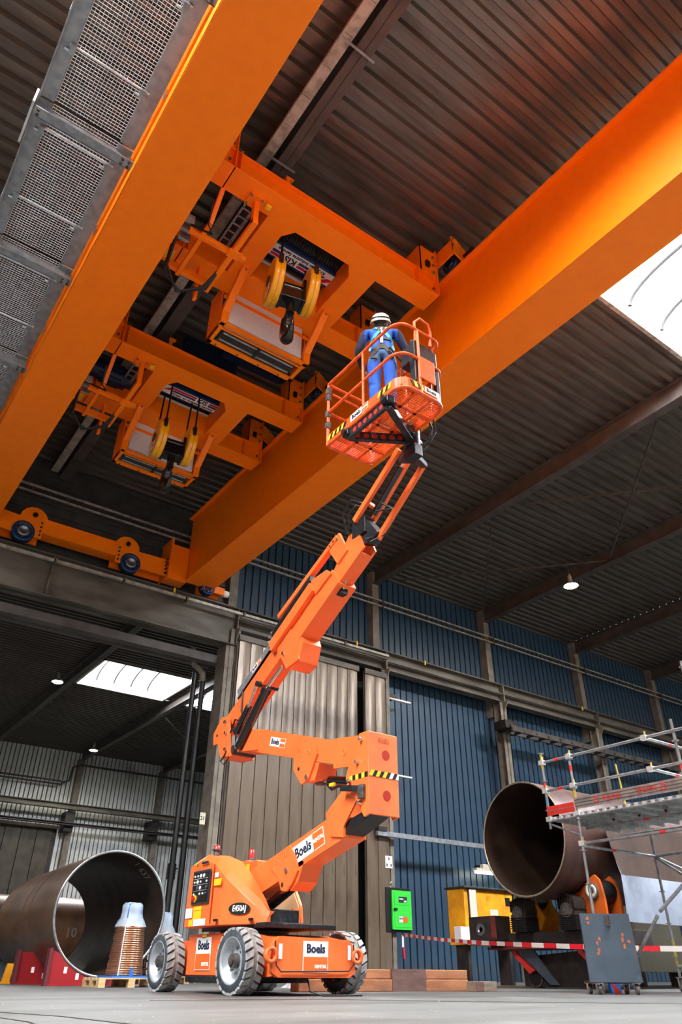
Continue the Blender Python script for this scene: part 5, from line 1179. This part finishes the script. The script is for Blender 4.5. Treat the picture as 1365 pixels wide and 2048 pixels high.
def castor(parent, c, r, m='galv'):
    b = MB(); b.cyl(c + Vector((0, 0, r)) - rt * .02, c + Vector((0, 0, r)) + rt * .02, r, 'hub_dark', n=20); b.cyl(c + Vector((0, 0, r)) - rt * .024, c + Vector((0, 0, r)) + rt * .024, r * .6, m, n=16)
    b.beam(c + Vector((0, 0, r)) - rt * .035, c + Vector((0, 0, r * 2.3)) - rt * .035, .03, .008, m); b.beam(c + Vector((0, 0, r)) + rt * .035, c + Vector((0, 0, r * 2.3)) + rt * .035, .03, .008, m); b.box(c.x - .05, c.x + .05, c.y - .05, c.y + .05, r * 2.2, r * 2.4, m); b.build('castor', parent)
for u in (-.24, .30):
    for v in (-.02, -.5): castor(t, C0 + rt * u + nn * v, .06, 'chrome')
q = C0 - nn * .75 + rt * .34; b = MB(); b.prism([(-.03, .0), (.07, 0), (-.02, .12), (-.06, .12)], q + rt * -.12, rt, upv, nn * .04, 'scaf_red'); tag(b.build('wheel_chock', loc=(q.x, q.y, 0)), 'small red wedge on the floor under the steel board', 'chock'); b = MB(); b.box(q.x + .04, q.x + .22, q.y + .2, q.y + .35, 0, .14, 'strap_blue'); tag(b.build('plastic_crate', loc=(q.x + .1, q.y + .28, 0), bevel=.01), 'small blue box on the floor behind the steel board', 'box')
# scaffold tower
SX0, SX1, SY, SYF, SYB = 11.2, 13.27, 8.4, 5.9, 9.02
T = thing('scaffold', 'galvanised tube scaffold with guard rails and plank deck beside the big pipe', 'scaffold', (12, 7.4, 0)); G = 'scaf_galv'
def stand(x, y, z0, z1, bands=()):
    b = MB(); b.cyl((x, y, z0), (x, y, z1), .025, G, n=12)
    for (a, c, m) in bands: b.cyl((x, y, a), (x, y, c), .0262, m, n=12)
    z = z0 + .3
    while z < z1: b.cyl((x, y, z), (x, y, z + .012), .055, G, n=12); z += .5
    b.build('standard', T)
stand(SX0, SY, .2, 3.62, ((3.3, 3.4, 'scaf_red'), (2.75, 3.1, 'scaf_yellow'))); stand(SX0, SYB, 2.42, 3.72, ((3.45, 3.72, 'scaf_yellow'), (3.12, 3.2, 'scaf_red'), (2.75, 2.95, 'scaf_blue'), (2.62, 2.7, 'scaf_yellow')))
stand(SX1, SY, .2, 2.45, ((.4, .75, 'scaf_yellow'),)); stand(SX0, SYF, .2, 4.6, ((3.0, 3.1, 'scaf_red'), (3.8, 4.0, 'scaf_blue'))); stand(SX1, SYF, .2, 3.7); stand(SX0 + .02, 6.33, 2.6, 3.75, ((2.95, 3.05, 'scaf_red'), (2.6, 2.8, 'scaf_yellow')))
def tube_(nm, p, q, r=.024, m=G, band=None):
    b = MB(); b.cyl(p, q, r, m, n=10)
    if band:
        p = Vector(p); q = Vector(q)
        for f in band: c = p.lerp(q, f); d = (q - p).normalized() * .05; b.cyl(c - d, c + d, r + .001, 'scaf_red', n=10)
    b.build(nm, T)
for z in (3.56, 3.06): tube_('guard_rail', (SX0, SYB, z), (SX0, SYF - .3, z), band=(.1,))
for z in (3.56, 3.06): tube_('guard_rail', (SX0, 6.85, z), (SX1, 6.85, z), band=(.35,))
tube_('ledger', (SX0, SY, 2.12), (SX0, SYF - .3, 2.12), .026, band=(.55,)); tube_('ledger', (SX0, SY, 2.08), (SX1, SY, 2.08), band=(.4,)); tube_('ledger', (SX1, SY, 2.08), (SX1, SYF, 2.12)); tube_('ledger', (SX1, SY, .36), (SX1, SYF, .36), .03, band=(.2,)); tube_('ledger', (SX0, SYB, 2.55), (SX0, SYF - .3, 2.55)); tube_('ledger', (SX0 + .45, SY + .2, 2.42), (SX0 + .45, SYF, 2.42), .02, band=(.45,)); tube_('ledger', (SX1, SYB, 2.5), (SX1, SYF, 2.5))
tube_('brace', (SX1, SY, 2.05), (SX1, SYF, .4)); tube_('brace', (SX0, 7.2, 1.05), (SX0, SYF, 1.95), .026); tube_('brace', (SX0, SYB, 2.5), (SX0, SY, 2.25), .018); tube_('brace', (SX1, SY - .05, 2.05), (SX1 + .9, SY - 1.0, 1.4)); tube_('brace', (SX0, 7.25, 1.0), (SX0, 7.9, .3), .026)
b = MB()
for (x, y, z) in ((SX0, 6.85, 3.56), (SX0, 6.85, 3.06), (SX0, SY, 3.56), (SX0, SY, 3.06), (SX0, SYB, 3.56), (SX0, SYB, 3.06), (SX0, SYB, 2.58), (SX0, SY, 2.6), (SX0, SY, 2.12)):
    b.box(x - .04, x + .04, y - .05, y + .05, z - .04, z + .04, 'galv_bright'); b.cyl((x, y - .02, z + .03), (x + .01, y - .02, z + .1), .016, 'scaf_yellow', n=8)
b.build('coupler', T)
y = SYB - .04; k = 0
while y > SYF - .2:
    b = MB(); b.box(SX0 + .03, SX1 - .03, y - .29, y, 2.6, 2.615, 'alu'); b.box(SX0 + .03, SX1 - .03, y - .29, y - .28, 2.54, 2.6, 'alu'); b.box(SX0 + .03, SX1 - .03, y - .01, y, 2.54, 2.6, 'alu')
    for i in range(24):
        for dy in (-.2, -.14, -.08): b.box(SX0 + .1 + i * .08, SX0 + .13 + i * .08, y + dy, y + dy + .025, 2.598, 2.6, 'galv_bright')
    for xx in (SX0 - .03,):
        for dy in (-.22, -.07): b.box(xx, xx + .1, y + dy - .025, y + dy + .025, 2.55, 2.6, 'galv_bright')
    b.build('deck_plank', T); y -= .305; k += 1
b = MB()
for yy in (8.0, 7.5, 7.0, 6.5): b.box(SX0 + .43, SX0 + .47, yy - .04, yy + .04, 2.38, 2.6, 'galv'); b.cyl((SX0 + .42, yy, 2.49), (SX0 + .43, yy, 2.49), .022, 'black', n=10)
b.build('hanger_plate', T)
b = MB(); b.box(SX0 - .06, SX0 - .03, SY + .02, SYB - .02, 2.63, 2.78, 'scaf_red'); b.box(SX0 - .065, SX0 - .06, SY + .02, SYB - .02, 2.7, 2.71, 'galv'); b.build('toe_board', T, label='red painted toe board')
b = MB(); b.box(SX0 - .06, SX0 - .03, SYF - .3, SY - .02, 2.66, 2.84, 'alu')
for z in (2.7, 2.75, 2.8): b.box(SX0 - .066, SX0 - .06, SYF - .3, SY - .02, z - .004, z + .004, 'hub_dark')
tb = b.build('toe_board', T)
text('hertel', .15, (SX0 - .068, 7.62, 2.75), (0, -1, 0), (0, 0, 1), 'scaf_red', tb); text('hertel', .15, (SX0 - .068, 6.95, 2.75), (0, 1, 0), (0, 0, -1), 'scaf_red', tb)
b = MB(); b.lathe((SX0 - .067, 7.93, 2.75), (-1, 0, 0), [(0, .06), (.002, .06), (.002, .04), (0, .04)], 'scaf_red', 8); b.lathe((SX0 - .067, 6.66, 2.75), (-1, 0, 0), [(0, .06), (.002, .06), (.002, .04), (0, .04)], 'scaf_red', 8); b.build('emblem', tb)
b = MB(); b.tube([(SX0 + .4, 7.7, 2.62), (SX0 + .38, 7.7, 2.9), (SX0 + .36, 7.72, 3.35)], .016, 'scaf_yellow', 8); b.build('toggle_pin', T)
for (x, y) in ((SX0, SY), (SX1, SY), (SX1, SYF), (SX0, SYF)): castor(T, Vector((x, y, 0)), .09)
# brown steel sheet, lower part painted white, hung in front of the pipe
t = thing('hanging_sheet', 'brown sheet with white-painted lower part hanging before the big pipe', 'sheet', (16.5, 9.85, 1.2)); n = 14
def sheetpts(z, s0=14.05): return [(s0 + k * .42, 9.93 - .05 * math.sin(k * .7) - (.16 * (k == 0)), z + (.0)) for k in range(n)]
b = MB(); rows = [(3.0, 13.75), (2.4, 13.95), (1.95, 14.1)]; vs = [p for z, s in rows for p in sheetpts(z, s)]; vs2 = [(x, y + .012, z) for x, y, z in vs]
for V in (vs, vs2): b.add(V, [(i * n + j, i * n + j + 1, (i + 1) * n + j + 1, (i + 1) * n + j) for i in range(2) for j in range(n - 1)], 'sheet_brown', True)
b.build('upper_sheet', t); b = MB(); rows = [(2.2, 14.0), (1.95, 14.1), (1.5, 14.08), (1.12, 14.05)]; vs = [(x, y - .006, z) for z, s in rows for x, y, z in sheetpts(z, s)]
for j in range(n): vs[j] = (vs[j][0], vs[j][1], 1.96 + (.22 if j == 0 else .0)); 
b.add(vs, [(i * n + j, i * n + j + 1, (i + 1) * n + j + 1, (i + 1) * n + j) for i in range(3) for j in range(n - 1)], 'sheet_white', True); b.build('painted_part', t, label='white painted lower part')
# pipe rotator: two roller heads on a wheeled base
XR_ = 13.75
t = thing('pipe_rotator', 'motorised pipe rotator with orange and yellow roller arms under the big pipe', 'pipe rotator', (14.2, 11.2, 0))
b = MB(); b.box(XR_ - .2, XR_ + .9, 9.7, 13.0, .72, .98, 'grime_black'); b.box(XR_ - .25, XR_ + .9, 9.7, 13.05, .68, .72, 'grime_red'); b.build('base_beam', t, .01)
for nm, yc, m, sg in (('far', 12.05, 'machine_yellow', 1), ('near', 10.3, 'machine_orange', -1)):
    zc = 1.62 if sg > 0 else 1.72
    arc = [(yc + .27 * math.cos(g), zc + .27 * math.sin(g)) for g in [math.pi * k / 6 for k in range(7)]]
    pts = arc + [(yc - .3, 1.5), (yc - .5 if sg > 0 else yc - .3, 1.25), (yc - .35, 1.02), (yc + .3, 1.02), (yc + (.75 if sg < 0 else .4), 1.18), (yc + (.85 if sg < 0 else .35), 1.38), (yc + (.7 if sg < 0 else .35), 1.52)]
    pts = [(y, min(z, 2.67 - math.sqrt(max(0, (PR + .03) ** 2 - (y - 11.14) ** 2)) if abs(y - 11.14) < PR else z)) for y, z in pts]
    b = MB(); b.yz(pts, XR_, XR_ + .06, m); b.yz(pts, XR_ + .5, XR_ + .56, m); b.build('roller_arm', t, .008, label='%s painted arm' % ('yellow' if sg > 0 else 'orange'))
    vc = Vector((0, yc - 11.14, zc - 2.67)).normalized() * (PR + .012 + .22); yr, zr = 11.14 + vc.y, 2.67 + vc.z
    b = MB(); b.cyl((XR_ + .08, yr, zr), (XR_ + .48, yr, zr), .22, 'black', n=28); b.cyl((XR_ - .06, yr, zr), (XR_ + .0, yr, zr), .15, 'bolt', n=20); b.lathe((XR_ - .06, yr, zr), (-1, 0, 0), [(0, .13), (.01, .13), (.01, .07), (0, .07)], 'sign_cream', 16); b.build('roller', t)
    b = MB(); g = yc + (-.12 if sg > 0 else .35); x0 = XR_ - .42
    b.cyl((x0 + .05, g, 1.36), (x0 + .4, g, 1.36), .2, 'grime_black', n=20); b.box(x0 + .02, x0 + .38, g - .2, g + .2, .98, 1.3, 'grime_black')
    for k in range(7): b.box(x0 + .02, x0 + .36, g - .21 + k * .066, g - .19 + k * .066, 1.35, 1.62 - .02 * abs(k - 3), 'grime_black')
    for k in range(8): b.box(x0 - .0, x0 + .38, g - .22, g + .22, .98 + k * .035, .996 + k * .035, 'black')
    b.cyl((x0, g, 1.32), (x0 + .06, g, 1.32), .14, 'hub_dark', n=18); b.build('gearbox', t)
    for xx in (XR_ + .0,):
        b = MB(); yl = yc + .12; b.yz([(yl - .2, .66), (yl - .75, .06), (yl - .55, .06), (yl + .25, .66)], xx, xx + .05, 'board_slate'); b.yz([(yl + .28, .66), (yl - .18, .3), (yl - .08, .24), (yl + .38, .62)], xx - .05, xx + .03, 'scaf_red'); b.build('leg', t)
        b = MB(); b.cyl((xx + .08, yl - .1, .2), (xx + .28, yl - .1, .2), .2, 'hub_dark', n=26); b.cyl((xx + .06, yl - .1, .2), (xx + .3, yl - .1, .2), .16, 'black', n=22); b.build('rail_wheel', t)
b = MB(); b.box(XR_ - .55, XR_ - .1, 12.45, 13.25, .84, 1.3, 'grime_black'); b.lathe((XR_ - .55, 12.9, 1.05), (-1, 0, 0), [(0, .12), (.02, .12), (.02, .07), (0, .05), (0, .001)], 'bolt', 18); b.box(XR_ - .555, XR_ - .55, 12.45, 12.6, .88, 1.28, 'grime_red'); b.build('junction_box', t, .008)
b = MB(); b.yz([(10.6, .02), (12.4, .02), (12.4, .55), (10.6, .66)], XR_ + .12, XR_ + .17, 'grime_black'); b.build('skirt', t)
# yellow control cabinet on the wall side
t = thing('control_cabinet', 'yellow control cabinet with paper notices behind the pipe rotator', 'cabinet', (15.6, 14.6, .8)); q = at(935, 1880, 1, 14.6); q2 = at(1025, 1795, 1, 14.6)
b = MB(); b.box(q.x, q2.x, 14.6, 15.2, q.z - .1, q2.z + .12, 'machine_yellow'); b.box(q.x - .05, q2.x + .1, 14.52, 15.25, q2.z + .12, q2.z + .17, 'grime_black'); b.build('housing', t, .015)
b = MB(); b.box(q.x + .15, q.x + .38, 14.55, 14.6, q.z - .05, q2.z + .1, 'sign_cream'); b.box(q.x + .12, q.x + .41, 14.57, 14.6, q.z - .1, q2.z + .12, 'grime_black'); b.build('channel', t)
b = MB(); w = q2.x - q.x
for (u, v, a, c) in ((.5, .75, .22, .42), (.72, .55, .16, .28)): b.box(q.x + w * u, q.x + w * u + a * 1.3, 14.59, 14.598, q.z + .1 + .0, q.z + .1 + c * 1.4, 'sign_cream')
b.build('notice', t); b = MB(); b.box(q2.x - .28, q2.x - .12, 14.585, 14.6, q2.z - .2, q2.z - .02, 'black'); b.build('opening', t)
b = MB(); b.box(q.x + .1, q.x + .2, 14.7, 15.1, 0, q.z - .1, 'grime_black'); b.box(q2.x - .2, q2.x - .1, 14.7, 15.1, 0, q.z - .1, 'grime_black'); b.build('leg', t)
q = at(935, 1868, 1, 14.4); b = MB(); b.box(q.x - .25, q.x + .12, 14.35, 14.58, q.z - .15, q.z + .15, 'panel_white'); tag(b.build('white_box', bevel=.01, loc=(q.x, 14.4, q.z)), 'small white box at the lower corner of the yellow cabinet', 'box')
# grey switch cupboard on the far right behind the sheet
q = at(1335, 1880, 1, 12.4); t = thing('switch_cupboard', 'pale grey switch cupboard under the white-painted sheet', 'cabinet', (q.x, 12.6, 0)); b = MB(); b.box(q.x - 1.3, q.x + .7, 12.4, 12.9, 0.3, 1.5, 'sign_cream'); b.build('housing', t, .01); b = MB(); b.box(q.x - .9, q.x - .75, 12.38, 12.4, .9, 1.15, 'black'); b.box(q.x - 1.25, q.x - 1.1, 12.45, 12.85, 0, .3, 'black'); b.box(q.x + .5, q.x + .65, 12.45, 12.85, 0, .3, 'black'); b.build('latch', t)
# green extinguisher / first-aid cupboard on the column
t = thing('wall_cupboard', 'bright green wall cupboard with two windows beside the brown door', 'cupboard', (16.6, 19.2, 1.9)); p = at(782, 1778, 1, 19.1); q = at(823, 1863, 1, 19.1); x0, x1, z1, z0 = p.x, q.x, p.z, q.z
b = MB(); b.box(x0 - .2, x1 + .02, 19.1, 19.3, z0 - .03, z1 + .05, 'black'); b.build('case', t, .01); b = MB(); b.box(x0, x1, 19.04, 19.1, z0 + .03, z1 - .03, 'green_box')
w, h = x1 - x0, z1 - z0; b.box(x0 + w * .1, x1 - w * .1, 19.03, 19.04, z0 + h * .08, z0 + h * .44, 'green_box'); b.box(x0 + w * .1, x1 - w * .1, 19.03, 19.04, z0 + h * .62, z0 + h * .92, 'green_box'); dr_ = b.build('door', t, .01)
b = MB(); b.box(x0 + w * .32, x1 - w * .25, 19.02, 19.03, z0 + h * .68, z0 + h * .82, 'screen_grey'); b.box(x0 + w * .34, x1 - w * .45, 19.015, 19.02, z0 + h * .75, z0 + h * .78, 'label_white'); b.box(x1 - w * .42, x1 - w * .28, 19.015, 19.02, z0 + h * .69, z0 + h * .73, 'label_white'); b.build('window', dr_)
b = MB(); b.box(x0 + w * .3, x1 - w * .25, 19.02, 19.03, z0 + h * .2, z0 + h * .34, 'logo_orange'); b.box(x0 + w * .3, x0 + w * .5, 19.015, 19.02, z0 + h * .2, z0 + h * .34, 'label_white')
for u in (.35, .45): b.cyl((x0 + w * u, 19.015, z0 + h * .29), (x0 + w * u, 19.01, z0 + h * .29), .03, 'strap_teal', n=12)
b.build('window', dr_); b = MB(); b.box(x0 + w * .06, x0 + w * .22, 19.0, 19.04, z0 + h * .48, z0 + h * .54, 'black'); b.build('handle', dr_)
b = MB()
for k, dx in enumerate((.1, .42)):
    x = x1 + dx + .05; z = z0 + h * .72 - k * .02; b.box(x, x + .2, 20.02, 20.045, z - .015, z + .015, 'label_white'); b.prism([(.12, .09), (.14, .1), (.24, 0), (.14, -.1), (.12, -.09), (.2, 0)], (x, 20.045, z), (1, 0, 0), (0, 0, 1), (0, -.02, 0), 'label_white')
b.build('arrow_mark', wall)
# notices on column and door post
for (px, py, w, h, lab, tx) in ((778, 1724, .28, .34, 'white notice on the grey column above the green cupboard', None), (405, 1637, .16, .3, 'cream number plate on the door post left of the brown door', '21')):
    q = at(px, py, 1, 19.13 if px > 500 else 19.28); t = thing('notice', lab, 'sign', tuple(q)); b = MB(); b.box(q.x - w / 2, q.x + w / 2, q.y - .012, q.y, q.z - h / 2, q.z + h / 2, 'label_white' if tx is None else 'sign_cream'); b.build('plate', t)
    if tx: text(tx, .14, (q.x, q.y - .014, q.z), (1, 0, 0), (0, 0, 1), 'black_ink', t, bold=.003)
    else:
        b = MB()
        for (u, v) in ((0, .1), (-.08, -.08), (.08, -.08)): b.box(q.x + u - .02, q.x + u + .02, q.y - .014, q.y - .012, q.z + v - .05, q.z + v + .03, 'black_ink')
        b.build('pictogram', t)
q = at(780, 1770, 1, 19.25); text('K', .3, (q.x, 19.262, q.z), (1, 0, 0), (0, 0, 1), 'label_white', wall, shear=.2)
# barrier tape
t = thing('barrier_tape', 'red and white barrier tape stretched from the green cupboard past the steel board', 'tape', (14, 11, .9)); A0 = at(806, 1870, 1, 18.9); A1 = at(960, 1886, 1, 12.8); A2 = at(1180, 1895, 0, 12.2); A3 = at(1400, 1897, 0, 12.6)
pts = []; b = MB()
pth = [A0, at(880, 1879, 1, 15.2), at(960, 1885.5, 1, 12.3), at(1060, 1890, 1, 10.4), at(1180, 1894, 1, 8.9), at(1300, 1897, 1, 7.9), at(1410, 1898, 1, 7.2)]
L_ = [0]
for i in range(6): L_.append(L_[-1] + (pth[i + 1] - pth[i]).length)
def along(s):
    for i in range(6):
        if s <= L_[i + 1]: return pth[i].lerp(pth[i + 1], (s - L_[i]) / (L_[i + 1] - L_[i]))
    return pth[-1]
s = 0; k = 0; ST = .33
while s < L_[-1] - .01:
    p, q = along(s), along(min(L_[-1], s + ST)); b.beam(p, q, .004, .075, 'tape_red' if k % 2 == 0 else 'tape_white'); s += ST; k += 1
b.build('band', t); b = MB(); b.beam(A0, A0 + Vector((0, 0, -.32)), .07, .004, 'tape_white', up=(0, 1, 0)); b.beam(A0 + Vector((.02, -.01, -.3)), A0 + Vector((.04, -.01, -.6)), .06, .004, 'tape_red', up=(0, 1, 0)); b.build('loose_end', t)
# lamps and trays on the wall
def arm(p, q, y, h, m, lab, nm, cat, box=False):
    a = at(*p, 1, y); c = at(*q, 1, y); t = thing(nm, lab, cat, tuple(a)); b = MB(); zc = (a.z + c.z) / 2; b.box(a.x, c.x, y - .06, y + .06, zc - h / 2, zc + h / 2, m); b.build('channel', t)
    b = MB(); b.box(a.x - .0, a.x + .35, y - .1, y + .1, zc + h / 2, zc + h / 2 + .12, 'grime_black'); b.box(a.x + .05, a.x + .2, y, 20.05, zc - .05, zc + .05, 'grime_black'); b.build('bracket', t)
arm((776, 1396), (820, 1407), 19.5, .06, 'white', 'thin white lamp strip high on the blue wall, just below the runway', 'lamp_strip', 'lamp'); arm((776, 1548), (823, 1556), 19.5, .05, 'white', 'thin white lamp strip halfway up beside the tower of the lift', 'lamp_strip', 'lamp'); arm((754, 1667), (965, 1692), 19.0, .14, 'galv', 'long grey cable duct at mid height, running behind the pipe', 'cable_duct', 'duct')
q = at(965, 1745, 1, 19.6); t = thing('tube_lamp', 'lit fluorescent tube lamp left of the big pipe opening', 'lamp', tuple(q)); b = MB(); b.box(q.x - .35, q.x + 1.0, 19.5, 19.7, q.z + .04, q.z + .12, 'sign_cream'); b.box(q.x + .0, q.x + .6, 19.52, 19.68, q.z + .12, q.z + .26, 'sign_cream'); b.build('fitting', t); b = MB(); b.cyl((q.x - .33, 19.6, q.z), (q.x + .98, 19.6, q.z), .045, 'glow_tube', n=12); b.build('tube', t)
b = MB(); b.box(q.x + .1, q.x + .16, 19.6, 20.06, q.z + .2, q.z + .26, 'grime_black'); b.build('bracket', t)
t = thing('ladder_tray', 'brown ladder-shaped tray crossing the wall columns above the scaffold', 'tray', (28, 19, 8.2)); a = at(1012, 1458, 1, 18.9); c = at(1365, 1566, 1, 18.9); c = a + (c - a) * 1.15; c.z = a.z
b = MB(); b.beam(a, c, .07, .2, 'rafter_steel', ow=.25); b.beam(a, c, .07, .12, 'rafter_steel', ow=-.25); b.build('side_rail', t)
b = MB()
for k in range(20): q = a.lerp(c, k / 19.0); b.box(q.x, q.x + .1, 18.6, 19.3, q.z - .06, q.z + .02, 'grime_black')
b.build('rung', t, stuff=True)
b = MB(); b.box(a.x - .2, a.x + .5, 18.7, 19.3, a.z, a.z + .3, 'grime_black'); b.build('end_box', t)
